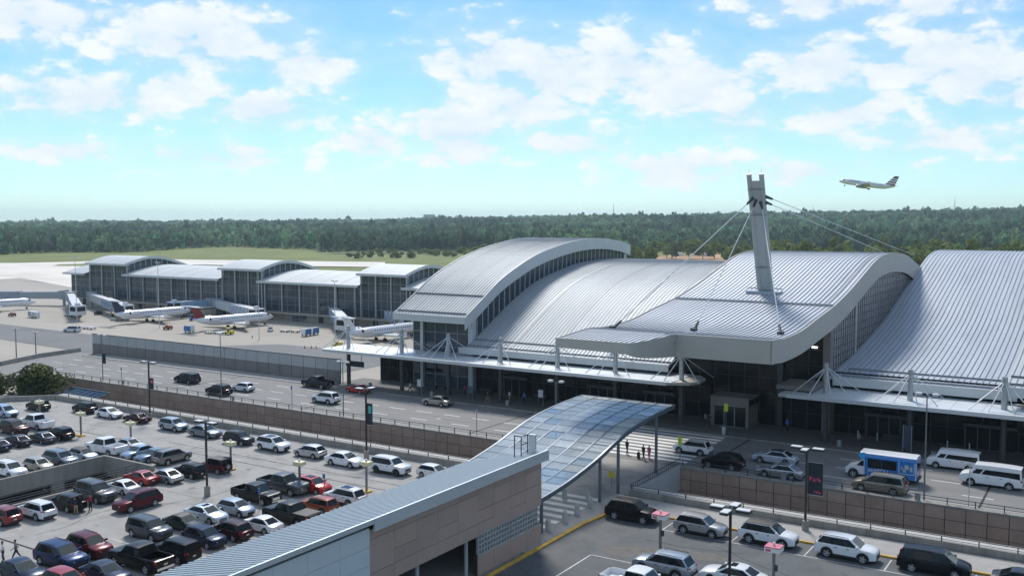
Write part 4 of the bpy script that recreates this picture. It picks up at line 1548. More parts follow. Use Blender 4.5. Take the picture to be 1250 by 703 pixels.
        m2.box(xm - .07, xm + .09, sg * bw if sg > 0 else -bw - .22, sg * bw + .22 if sg > 0 else -bw, top(xm) + .04, top(xm) + .19)
        lobj('mirror', m2.mesh('mirror', [None]), root)
        hx = hl - .10
        hz = p['zn'] * .80
        b = MB()
        y0, y1 = wid(hl - .12) * .58, wid(hl - .12) * 1.0
        b.add([(hl + .004, sg * y0 * .95, hz), (hl + .004, sg * y0 * .95, hz + .12), (hl - .20, sg * (y1 + .012), hz + .16), (hl - .18, sg * (y1 + .014), hz + .03)], [(0, 1, 2, 3) if sg < 0 else (3, 2, 1, 0)])
        lobj('headlight', b.mesh('headlight', 'headlight'), root)
        b = MB()
        ht = p['zt'] * (.74 if kind in ('sedan', 'pickup', 'jeep', 'van') else .80)
        hh = .17 if kind in ('sedan', 'hatch') else .30
        y0, y1 = wid(-hl + .06) * .66, wid(-hl + .1)
        if kind == 'pickup' or kind == 'van':
            y0 = y1 * .90
        b.add([(-hl - .006, sg * y0, ht), (-hl - .006, sg * y0, ht + hh * .8), (-hl + .03, sg * y1 * .97, ht + hh), (-hl + .20, sg * (y1 * 1.03), ht + hh * .9), (-hl + .12, sg * (y1 * 1.01), ht + .02)], [(0, 1, 2, 3, 4) if sg > 0 else (4, 3, 2, 1, 0)])
        lobj('taillight', b.mesh('taillight', 'taillight'), root)
        if p.get('rails'):
            m2 = MB()
            m2.bar((xf - .25, sg * roofw * .86, H + .05), (xr + .1, sg * roofw * .86, H + .05), .025, 5)
            for x in (xf - .25, (xf + xr) / 2, xr + .1):
                m2.bar((x, sg * roofw * .86, H - .02), (x, sg * roofw * .86, H + .05), .02, 4)
            lobj('roof_rail', m2.mesh('roof_rail', 'steel_dark'), root)
    # grille, bumpers, plate
    b = MB()
    gw = wid(hl) * .62
    z1 = p['zn'] * .78
    b.box(hl - .01, hl + .012, -gw, gw, z1 - (.10 if kind == 'sedan' else .22), z1 + .02)
    lobj('grille', b.mesh('grille', 'chrome' if bed else 'trim'), root)
    b = MB()
    b.box(hl - .02, hl + .02, -gw * 1.2, gw * 1.2, gc + .06, gc + .18)
    lobj('front_bumper', b.mesh('front_bumper', 'trim' if not bed else 'chrome'), root)
    b = MB()
    b.box(-hl - .03, -hl + .02, -hw * .78, hw * .78, gc + .08, gc + .26)
    lobj('rear_bumper', b.mesh('rear_bumper', 'trim' if kind not in ('pickup',) else 'chrome'), root)
    b = MB().box(-hl - .036, -hl - .01, -.16, .16, p['zt'] * .62, p['zt'] * .62 + .13)
    lobj('number_plate', b.mesh('number_plate', 'plate'), root)
    if cover:
        b = MB().box(-hl + .12, xb - .10, -hw * .9, hw * .9, p['zd'] - .01, p['zd'] + .035)
        lobj('bed_cover', b.mesh('bed_cover', 'trim'), root)
    if sunroof:
        x0, x1 = lerp(xf, xr, .12), lerp(xf, xr, .48 if kind == 'sedan' else .62)
        b = MB().box(x1, x0, -roofw * .55, roofw * .55, H + .032, H + .046)
        lobj('sunroof', b.mesh('sunroof', 'car_glass'), root)
    if p.get('jeep'):
        b = MB()
        b.box(xr - .02, xf - .1, -roofw * 1.01, roofw * 1.01, H + .0, H + .05)
        b.box(xr - .03, xr + .5, -roofw * 1.02, roofw * 1.02, H - .6, H + .0)
        lobj('soft_top', b.mesh('soft_top', 'trim'), root)
        ty, ri, bd = wheel_meshes(r * .95, False)
        sp = lobj('spare_wheel', ty, root, (-hl - .14, .1, .98))
        sp.rotation_euler = (0, 0, pi / 2)
        lobj('rim', ri, sp)
        for sg in (-1, 1):
            b = MB().box(fx - Ra - .1, fx + Ra + .05, sg * hw * .8 if sg > 0 else -hw - .06, hw + .06 if sg > 0 else -hw * .8, r + Ra + .0, r + Ra + .05)
            lobj('fender', b.mesh('fender', 'trim'), root)
    ty, ri, bd = wheel_meshes(r, dark_rims)
    for a in (fx, rx):
        for sg in (-1, 1):
            wv = lobj('wheel', ty, root, (a, sg * (hw - .125), r))
            lobj('rim', ri, wv)
            lobj('brake_disc', bd, wv)
    if kind in ('suv', 'bigsuv', 'oldsuv'):
        for sg in (-1, 1):
            ysd = sg * (hw + .012)
            b = MB().box(rx + Ra + .02, fx - Ra - .02, min(ysd, ysd - sg * .04), max(ysd, ysd - sg * .04), gc - .02, gc + .15)
            lobj('sill_trim', b.mesh('sill_trim', 'trim'), root)
            for a in (fx, rx):
                ring = [[(a + q * cos(t_), sg * (wid(a + q * cos(t_)) + .010), max(gc - .02, r + q * sin(t_))) for t_ in [pi * k_ / 12 for k_ in range(13)]] for q in (Ra * .97, Ra + .07)]
                if sg > 0:
                    ring = ring[::-1]
                lobj('arch_trim', MB().grid(ring).mesh('arch_trim', 'trim'), root)
    und = MB().box(-hl + .2, hl - .25, -hw * .68, hw * .68, gc - .06, gc + .10)
    lobj('underbody', und.mesh('underbody', 'trim'), root)
    return root


CARS = [
    ('suv', 'black', 180, -139.46, 84.22, 0.940, 'black SUV parked nose to the left under the bushy tree at the lot corner'),
    ('suv', 'black', 180, -131.77, 86.93, 0.940, 'small black SUV at the far parapet, left of the white sedan'),
    ('sedan', 'white', 0, -125.48, 86.70, 0.989, 'white sedan parked at the far parapet between two dark cars'),
    ('sedan', 'maroon_dark', 180, -119.20, 86.69, 0.940, 'dark maroon sedan with its tail to the lamp post at the far parapet'),
    ('suv', 'silverblue', 0, -110.30, 86.11, 0.984, 'silver blue SUV parked just right of the lamp post at the far parapet'),
    ('sedan', 'greyblue', 0, -103.44, 85.78, 1.070, 'grey blue sedan at the parapet behind the tall lamp head'),
    ('suv', 'charcoal', 0, -96.42, 85.33, 0.940, 'charcoal SUV at the parapet left of the white SUV with dark sunroof'),
    ('suv', 'white', 0, -90.05, 85.25, 1.033, 'white SUV with dark sunroof parked along the far parapet'),
    ('hatch', 'silver', 180, -83.69, 85.25, 0.994, 'silver hatchback crossover with its tail to the white sedan at the parapet'),
    ('sedan', 'white', 0, -77.23, 84.46, 1.076, 'white sedan at the parapet left of the white off-road SUV'),
    ('bigsuv', 'white', 0, -70.43, 84.63, 1.001, 'tall white off-road SUV with black wheels by the bannered lamp post'),
    ('hatch', 'white', 0, -65.06, 85.77, 0.940, 'white hatchback half hidden by the sloping metal roof'),
    ('minivan', 'lightblue', 0, -139.22, 78.77, 0.981, 'light blue minivan at the left picture edge under the tree'),
    ('pickup', 'white', 180, -127.53, 76.61, 1.074, 'white pickup with open bed beside the maroon wagon'),
    ('suv', 'maroon_dark', 0, -126.97, 73.11, 1.057, 'dark maroon wagon in front of the white pickup at the left edge'),
    ('sedan', 'charcoal', 180, -119.80, 69.36, 0.940, 'charcoal sedan with its boot to the aisle, second from the left edge'),
    ('sedan', 'slate', 180, -118.83, 72.10, 0.940, 'slate grey sedan between the charcoal sedan and the black SUV'),
    ('suv', 'black', 180, -118.57, 74.47, 0.940, 'black SUV with red tail lamp beside the yellow topped pole'),
    ('sedan', 'navy', 180, -119.51, 66.46, 0.940, 'navy sedan cut by the left edge at the end of the row'),
    ('suv', 'white', 0, -105.88, 60.32, 1.006, 'white SUV nose to the light well parapet at the left edge'),
    ('hatch', 'beige', 0, -105.67, 63.61, 0.940, 'beige hatchback nose to the light well parapet'),
    ('suv', 'greyblue', 0, -105.66, 66.36, 1.039, 'grey blue SUV nose to the light well parapet'),
    ('hatch', 'paleblue', 0, -105.73, 69.33, 0.940, 'pale blue hatchback with dark roof next to the white pickup at the light well'),
    ('pickup', 'white', 180, -106.23, 72.74, 1.090, 'white pickup with silver tailgate at the corner of the light well'),
    ('sedan', 'white', 0, -105.63, 75.81, 0.940, 'white sedan peeking out behind the pickup at the light well corner'),
    ('sedan', 'lightblue', 270, -101.35, 73.97, 0.940, 'pale blue sedan facing the near side, leftmost of three behind the light well'),
    ('sedan', 'steelblue', 270, -98.53, 73.90, 0.940, 'steel blue sedan in the middle of three behind the light well'),
    ('suv', 'greige', 90, -95.65, 74.38, 0.995, 'grey brown SUV facing away, rightmost of three behind the light well'),
    ('sedan', 'silver', 180, -89.32, 68.47, 0.956, 'silver sedan with its boot to the aisle beside the red coupe'),
    ('oldsuv', 'black', 180, -88.62, 71.19, 0.940, 'boxy black SUV between the silver sedan and the maroon off-roader'),
    ('jeep', 'maroon', 180, -87.70, 74.20, 0.940, 'maroon off-roader with black soft top and rear spare wheel'),
    ('sedan', 'red', 180, -91.11, 66.57, 0.940, 'red coupe half hidden between the white and the silver sedan'),
    ('sedan', 'white', 180, -89.54, 63.12, 0.940, 'white sedan parked behind the driving maroon wagon'),
    ('bigsuv', 'gunmetal', 0, -89.35, 59.89, 1.040, 'gunmetal SUV with roof rails facing the aisle beside the loading people'),
    ('suv', 'black', 180, -88.99, 56.43, 0.940, 'black SUV with its tailgate raised, people loading it'),
    ('suv', 'white', 180, -89.12, 53.27, 0.954, 'white SUV with red tail lamps right of the red SUV by the light well'),
    ('suv', 'redbrown', 180, -90.29, 50.47, 0.940, 'red SUV cut by the left picture edge'),
    ('suv', 'maroon', 270, -83.22, 60.41, 1.024, 'maroon wagon driving down the aisle with silver wheels'),
    ('bigsuv', 'slate', 0, -74.63, 55.32, 0.954, 'slate grey boxy SUV at the aisle left of the green black sedan'),
    ('sedan', 'darkgreen', 0, -73.92, 58.62, 0.940, 'dark green sedan with black top between the slate SUV and the pale blue sedan'),
    ('sedan', 'paleblue', 0, -74.28, 61.52, 0.996, 'pale blue white sedan with sunroof below the black lamp post'),
    ('hatch', 'silverblue', 0, -73.32, 64.40, 0.940, 'silver blue tall hatchback left of the old black pickup'),
    ('suv', 'maroon', 0, -75.23, 49.63, 1.011, 'maroon SUV with roof rails beside the blue SUV'),
    ('suv', 'blue', 0, -74.80, 46.72, 1.090, 'blue SUV with silver roof rails in the bottom left lot'),
    ('sedan', 'navy', 0, -74.52, 43.07, 1.082, 'navy sedan in the bottom left corner below two walking people'),
    ('sedan', 'navy', 0, -68.46, 46.53, 1.025, 'dark blue sedan at the bottom edge below the maroon SUV'),
    ('hatch', 'red', 0, -69.54, 43.74, 0.999, 'red hatchback roof just showing at the bottom edge'),
    ('pickup', 'black', 180, -68.70, 50.00, 1.090, 'black pickup with empty open bed beside the metal roof'),
    ('bigsuv', 'black', 180, -67.93, 52.99, 0.940, 'boxy black SUV between the open pickup and the navy SUV'),
    ('suv', 'navy', 0, -68.74, 56.68, 0.940, 'navy SUV at the edge of the metal roof left of the black maroon SUV'),
    ('suv', 'maroon_dark', 180, -68.27, 59.28, 0.940, 'dark maroon SUV with red tail lamps left of the white coupe'),
    ('sedan', 'white', 180, -67.46, 62.19, 0.940, 'white coupe with its tail to the metal roof'),
    ('pickup', 'black', 180, -66.83, 65.40, 1.090, 'black pickup with covered bed and white tailgate lettering'),
    ('oldsuv', 'orange', 180, -67.03, 69.36, 0.940, 'burnt orange retro hatchback next to the covered pickup'),
    ('suv', 'white', 180, -66.74, 72.86, 1.019, 'white wagon with dark sunroof beside the metal roof'),
    ('pickup', 'black', 0, -74.99, 68.54, 1.025, 'old black pickup between the silver hatchback and the grey pickup'),
    ('pickup', 'gunmetal', 0, -75.10, 72.45, 1.090, 'grey pickup with chrome grille left of the bright red crossover'),
    ('hatch', 'brightred', 0, -72.63, 74.31, 1.022, 'bright red crossover with dark sunroof beside a yellow topped pole'),
    ('minivan', 'charcoal', 180, -140.64, 112.93, 1.042, 'charcoal minivan driving at the far left of the road'),
    ('suv', 'black', 180, -126.40, 107.80, 1.053, 'black SUV driving on the road beside the thin grey pole'),
    ('hatch', 'white', 180, -125.77, 112.52, 0.973, 'white hatchback driving just behind the black SUV on the road'),
    ('pickup', 'charcoal', 180, -117.64, 121.86, 1.090, 'dark pickup driving in the far lane beside the red sedan'),
    ('suv', 'white', 180, -106.51, 112.12, 1.065, 'white SUV driving in the near lane left of the thin lamp post'),
    ('sedan', 'brightred', 180, -108.46, 121.87, 0.949, 'red sedan at the kerb near the left end of the canopy'),
    ('sedan', 'champagne', 180, -90.33, 120.04, 1.051, 'champagne sedan alone on the road before the terminal'),
    ('suv', 'white', 180, -44.78, 112.11, 1.008, 'white SUV stopping at the zebra crossing'),
    ('suv', 'black', 180, -39.09, 107.46, 1.035, 'black SUV waiting in the near lane behind the white SUV'),
    ('sedan', 'paleblue', 180, -34.63, 112.94, 1.090, 'pale blue sedan with black roof in the far lane'),
    ('sedan', 'silver', 180, -32.13, 106.88, 1.084, 'silver sedan in the near lane before the tan minivan'),
    ('minivan', 'tan', 180, -21.47, 106.98, 1.090, 'tan minivan with roof rails beside the blue shuttle bus'),
    ('bus', 'white', 180, -22.17, 112.36, 1.090, 'blue and white shuttle bus with dark windows'),
    ('van', 'white', 180, -16.22, 121.48, 1.009, 'white passenger van in the far lane behind the shuttle bus'),
    ('van', 'white', 180, -11.62, 115.64, 1.090, 'white passenger van in the near lane at the right edge'),
    ('suv', 'black', 0, -39.62, 83.92, 1.090, 'black SUV parked beside the glass canopy posts'),
    ('suv', 'silver', 0, -32.43, 83.44, 1.013, 'silver SUV at the right parapet between the black and the white SUV'),
    ('suv', 'white', 0, -26.32, 84.21, 1.090, 'white SUV with black roof at the right parapet'),
    ('suv', 'white', 0, -19.45, 84.24, 1.090, 'white SUV with silver roof rails right of the bannered lamp post'),
    ('minivan', 'blackblue', 0, -12.53, 84.56, 1.090, 'black minivan with chrome wheels at the right parapet'),
    ('sedan', 'charcoal', 0, -5.69, 84.16, 1.058, 'charcoal sedan cut by the bottom right corner'),
    ('suv', 'silverblue', 180, -31.15, 72.16, 1.090, 'silver SUV with its tail lamp to the right, below the black SUV'),
    ('pickup', 'white', 0, -30.98, 67.02, 1.090, 'white pickup with dark bed at the bottom edge'),
    ('sedan', 'white', 180, -25.61, 73.03, 1.090, 'white sedan with sunroof at the bottom edge by the four headed lamp'),
]
PROTO = {}


def place_vehicle(root, name, x, y, hd, s, label, cat, group):
    root.name = name
    root.location = (x, y, .002)
    root.rotation_euler = (0, 0, radians(hd))
    root.scale = (s, s, s)
    tag(root, label, cat, group)


GROUPS = lambda x, y: ('cars in the left parking lot' if x < -50 and y < 92 else ('cars in the right parking lot' if y < 92 else 'vehicles on the terminal road'))
CATS = dict(sedan='car', suv='suv', bigsuv='suv', oldsuv='suv', hatch='car', minivan='minivan', pickup='pickup', jeep='off-roader', van='van')
NAMES = dict(sedan='sedan_car', suv='suv_car', bigsuv='suv_car', oldsuv='suv_car', hatch='hatchback_car', minivan='minivan', pickup='pickup_truck', jeep='off_road_car', van='passenger_van')
for (kind, paint, hd, x, y, s, label) in CARS:
    if kind == 'bus':
        BUS_AT = (x, y, hd, s, label)
        continue
    opt = (kind, 'black wheels' in label, 'black roof' in label or 'dark roof' in label or 'black top' in label, 'tailgate raised' in label, 'covered bed' in label, 'sunroof' in label)
    if opt in PROTO:
        r = copy_tree(PROTO[opt], None, paint)
    else:
        r = make_car(*opt)
        PROTO[opt] = r
        paint_tree(r, paint)
    jit = (hash(label) if False else sum(map(ord, label)) % 7 - 3) * .45
    place_vehicle(r, NAMES[kind], x, y, hd + jit, s, label, CATS[kind], GROUPS(x, y))
    if 'tailgate lettering' in label:
        text_part('RAM', .22, 'white_paint', r, Matrix.Translation((-CARP['pickup']['L'] / 2 - .02, 0, 1.0)) @ Matrix.Rotation(-pi / 2, 4, 'Z') @ Matrix.Rotation(pi / 2, 4, 'X'))


# --- shuttle bus
def make_bus(x, y, hd, s, label):
    r = empty('shuttle_bus', (0, 0, 0), label=label, cat='bus', group='vehicles on the terminal road')
    W2 = 1.12
    # box body
    m = MB()
    x0, x1 = -3.35, 1.65
    sec = [(-W2, .5), (W2, .5), (W2, 2.35), (W2 * .93, 2.66), (W2 * .70, 2.78), (-W2 * .70, 2.78), (-W2 * .93, 2.66), (-W2, 2.35)]
    rows = [[(xx, a, b) for a, b in sec] for xx in (x0, x1)]
    m.grid(rows, 0, True)
    m.add(rows[0], [tuple(range(8))])
    m.add(rows[1], [tuple(range(8))[::-1]])
    lobj('body', m.mesh('body', 'bus_blue'), r)
    m = MB()
    for sg in (1,):
        m.grid([[(xx, a, b + .012) for a, b in ((W2 * .94, 2.665), (W2 * .70, 2.785), (-W2 * .70, 2.785), (-W2 * .94, 2.665))] for xx in (x0 + .02, x1 + .5)])
    lobj('roof', m.mesh('roof', 'paint_white'), r)
    # cab-over nose
    m = MB()
    nose = [(x1, 2.0), (x1, 2.76), (x1 + .45, 2.70), (x1 + .68, 2.45), (x1 + .35, 2.05)]
    m.grid([[(a, yy, b) for a, b in nose] for yy in (-W2 * .97, W2 * .97)], 0, True)
    m.add([(a, -W2 * .97, b) for a, b in nose], [tuple(range(5))])
    m.add([(a, W2 * .97, b) for a, b in nose], [tuple(range(5))[::-1]])
    lobj('cap', m.mesh('cap', 'bus_blue_b'), r)
    # cab
    m = MB()
    cab = [(x1, .42), (x1, 2.02), (x1 + .35, 2.0), (x1 + .95, 1.32), (x1 + 1.80, 1.10), (x1 + 1.95, .85), (x1 + 1.95, .42)]
    m.grid([[(a, yy * (1 - .05 * (a - x1)), b) for a, b in cab] for yy in (-.98, .98)], 0, True)
    m.add([(a, -.98 * (1 - .05 * (a - x1)), b) for a, b in cab], [tuple(range(7))])
    m.add([(a, .98 * (1 - .05 * (a - x1)), b) for a, b in cab], [tuple(range(7))[::-1]])
    lobj('cab', m.mesh('cab', 'paint_white'), r)
    lobj('windscreen', MB().add([(x1 + .39, -.82, 1.98), (x1 + .39, .82, 1.98), (x1 + .98, .86, 1.35), (x1 + .98, -.86, 1.35)], [(3, 2, 1, 0)]).mesh('windscreen', 'car_glass'), r)
    for sg in (-1, 1):
        fl = (lambda f: f) if sg < 0 else (lambda f: f[::-1])
        yy = sg * .995
        lobj('door_window', MB().add([(x1 + .12, yy, 1.32), (x1 + .82, yy * .985, 1.32), (x1 + .36, yy, 1.86), (x1 + .12, yy, 1.9)], [fl((0, 1, 2, 3))]).mesh('door_window', 'car_glass'), r)
        ys = sg * (W2 + .012)
        for (a, b) in ((-1.45, -.02), (.02, 1.35)):
            lobj('side_window', MB().add([(a, ys, 1.28), (b, ys, 1.28), (b, ys, 2.22), (a, ys, 2.22)], [fl((0, 1, 2, 3))]).mesh('side_window', 'car_glass'), r)
        fr = MB()
        for (a, b, c, d) in ((-3.1, -1.65, 1.05, 1.10), (-3.15, -3.1, 1.05, 2.2), (-1.7, -1.65, 1.05, 2.3)):
            fr.box(a, b, min(ys, ys - sg * .02), max(ys, ys - sg * .02), c, d)
        lobj('picture_frame', fr.mesh('picture_frame', 'paint_white'), r)
        pic = MB()
        for (a, b, c, d) in ((-2.95, -2.72, 1.35, 1.85), (-2.6, -2.2, 1.55, 2.0), (-2.35, -2.05, 1.25, 1.6), (-2.0, -1.85, 1.5, 1.75)):
            pic.box(a, b, min(ys, ys - sg * .02), max(ys, ys - sg * .02), c, d)
        lobj('picture_shape', pic.mesh('picture_shape', 'paint_paleblue'), r)
        m = MB().box(x0 + .02, x0 + .10, min(ys, ys - sg * .03), max(ys, ys - sg * .03), .5, 2.3)
        lobj('corner_strip', m.mesh('corner_strip', 'paint_white'), r)
        m = MB().box(x1 + 1.85, x1 + 1.97, sg * .55 if sg > 0 else -.85, .85 if sg > 0 else -sg * -.55, .78, .98)
        lobj('headlight', m.mesh('headlight', 'headlight'), r)
        m = MB().box(x0 - .02, x0 + .02, sg * .8 if sg > 0 else -1.0, 1.0 if sg > 0 else -.8, .8, 1.2)
        lobj('taillight', m.mesh('taillight', 'taillight'), r)
        R = Matrix.Translation((.35, ys + sg * .004, 1.06)) @ (Matrix.Rotation(pi, 4, 'Z') if sg > 0 else Matrix.Identity(4)) @ Matrix.Rotation(pi / 2, 4, 'X')
        text_part('parkRDU', .52, 'paint_white', r, R)
    lobj('rear_window', MB().add([(x0 - .015, -.8, 1.4), (x0 - .015, .8, 1.4), (x0 - .015, .8, 2.3), (x0 - .015, -.8, 2.3)], [(3, 2, 1, 0)]).mesh('rear_window', 'car_glass'), r)
    ty, ri, bd = wheel_meshes(.40, False)
    for a in (x1 + 1.15, -2.05):
        for sg in (-1, 1):
            m = MB().bar((a, sg * .93, .46), (a, sg * (1.0 if a > 0 else W2 + .008), .46), .52, 18)
            lobj('wheel_arch', m.mesh('wheel_arch', 'trim'), r)
            wv = lobj('wheel', ty, r, (a, sg * (.95 if a > 0 else 1.04), .40))
            lobj('rim', ri, wv)
    lobj('underbody', MB().box(x0 + .1, x1 + 1.8, -.8, .8, .3, .52).mesh('underbody', 'trim'), r)
    lobj('rear_bumper', MB().box(x0 - .12, x0 + .05, -1.05, 1.05, .38, .62).mesh('rear_bumper', 'trim'), r)
    r.location = (x, y, .002)
    r.rotation_euler = (0, 0, radians(hd))
    r.scale = (s, s, s)


make_bus(*BUS_AT)

# ================================================================== CONCOURSE
KS = 1.093


def far_(y, z):
    return (y * KS, CAM_H - (CAM_H - z) * KS)


YC = 240.0
EAVE_H, EAVE_L = far_(0, 13.0)[1], far_(0, 9.4)[1]
GB = -3.0
profH = smooth_profile([far_(*q) for q in ((218, 13.0), (222, 14.2), (227.5, 15.3), (233, 15.2), (239, 13.9), (246, 11.6))], 20)
profL = smooth_profile([far_(*q) for q in ((217.6, 9.4), (223, 10.8), (230, 12.0), (238, 12.2), (246, 10.6))], 18)
con = empty('concourse', (-250, 230, ZA), label='long glazed airside concourse with high and low curved roofs', cat='concourse')
pav_i = 0
for (xh0, xh1, xl1) in ((-357.4, -332.3, -277.6), (-278.3, -256.8, -211.0), (-211.8, -191.7, -129.0)):
    roof_shell(profH, xh0, xh1, con, 'roof_metal', .3)
    fascia(profH, xh1, .9, con, .12, 'fascia_light')
    MB().box(xh0 - .2, xh1 + .1, profH[0][0] - .3, profH[0][0], EAVE_H - .75, EAVE_H + .05).build('eave_fascia', 'fascia_light', con)
    front_glass(xh0 + .8, xh1 - .6, YC, GB, EAVE_H - .4, con, 7, 5, 'blue_glass', 'mullion', mw=.07)
    for xx in np.linspace(xh0 + .5, xh1 - .5, 4):
        MB().box(xx - .18, xx + .18, YC - .55, YC - .10, ZA, EAVE_H - .3).build('column', 'column', con)
    side_glass(xh1 - .4, [(y, z - .9) for y, z in profH if YC < y < 267], [(y, max(GB, zat(profL, y) - .3)) for y, z in profH if YC < y < 267], con, 2.6, 30, 'blue_glass', 'column', .1, .12)
    MB().grid([[(xh0 + .3, y, ZA), (xh0 + .3, y, z - .2)] for y, z in profH if y > YC - .5]).build('side_wall', 'blue_glass', con)
    roof_shell(profL, xh1 - .35, xl1, con, 'roof_metal', .3)
    for xx in np.arange(xh1 + 4, xl1, 8.4):
        MB().grid([[(xx - .10, y, z + .04), (xx + .10, y, z + .04)][::-1] for y, z in profL]).build('roof_joint', 'joint_metal', con)
    MB().box(xh1 - 1.2, xl1, profL[0][0] - .3, profL[0][0], EAVE_L - .75, EAVE_L + .05).build('eave_fascia', 'fascia_light', con)
    nb = max(6, int((xl1 - xh1) / 3.6))
    front_glass(xh1 + .1, xl1, YC, GB, EAVE_L - .3, con, nb, 4, 'blue_glass', 'mullion', mw=.07)
    for xx in np.arange(xh1 + 1, xl1, 8.4):
        MB().box(xx - .2, xx + .2, YC - .6, YC - .12, ZA, EAVE_L - .3).build('column', 'column', con)
roof_shell([(y, z - .4) for y, z in profL], -372.2, -357.7, con, 'roof_metal', .3)
MB().box(-372.5, -357.7, profL[0][0] - .3, profL[0][0], EAVE_L - 1.1, EAVE_L - .35).build('eave_fascia', 'fascia_light', con)
front_glass(-370, -357.6, YC, GB, EAVE_L - .6, con, 4, 4, 'blue_glass', 'mullion', mw=.07)
MB().quad((-370, YC, ZA), (-370, 267, ZA), (-370, 267, 7.5), (-370, YC, 7.5)).build('side_wall', 'blue_glass', con)
MB().box(-370, -129, 267.2, 267.6, ZA, 8.5).build('back_wall', 'grey_panel', con)
# ground floor wall with dark service doors
x = -369.9
k = 0
while x < -130:
    w_ = 6.0
    MB().box(x + .03, x + w_ - .03, YC - .2, YC - .02, ZA + .1, GB - .05).build('base_panel', 'beige_wall' if k % 3 else 'grey_panel', con)
    if k % 2:
        MB().box(x + 1.6, x + 3.6, YC - .30, YC - .21, ZA + .1, ZA + 2.7).build('service_door', 'joint', con)
    x += w_
    k += 1
MB().box(-330, -129, YC - 2.4, YC - .61, GB - .5, GB).build('ledge', 'beige_wall', con)
hut = empty('service_building', (-283, 231, ZA), label='low pale service building beside the first parked jet', cat='building')
MB().box(-294, -285, 230, 236, ZA + .1, -2.6).build('wall', 'concrete_light', hut)
MB().box(-284.9, -277, 230.5, 236, ZA + .1, -3.0).build('wall', 'beige_wall', hut)
MB().box(-294.2, -276.8, 229.8, 236, -2.59, -2.4).build('roof', 'concrete_light', hut)
for xx in (-292, -283.4, -280.2):
    MB().box(xx, xx + 1.3, 229.9, 229.99 if xx < -286 else 230.48, ZA + .1, ZA + 2.2).build('door', 'joint', hut)


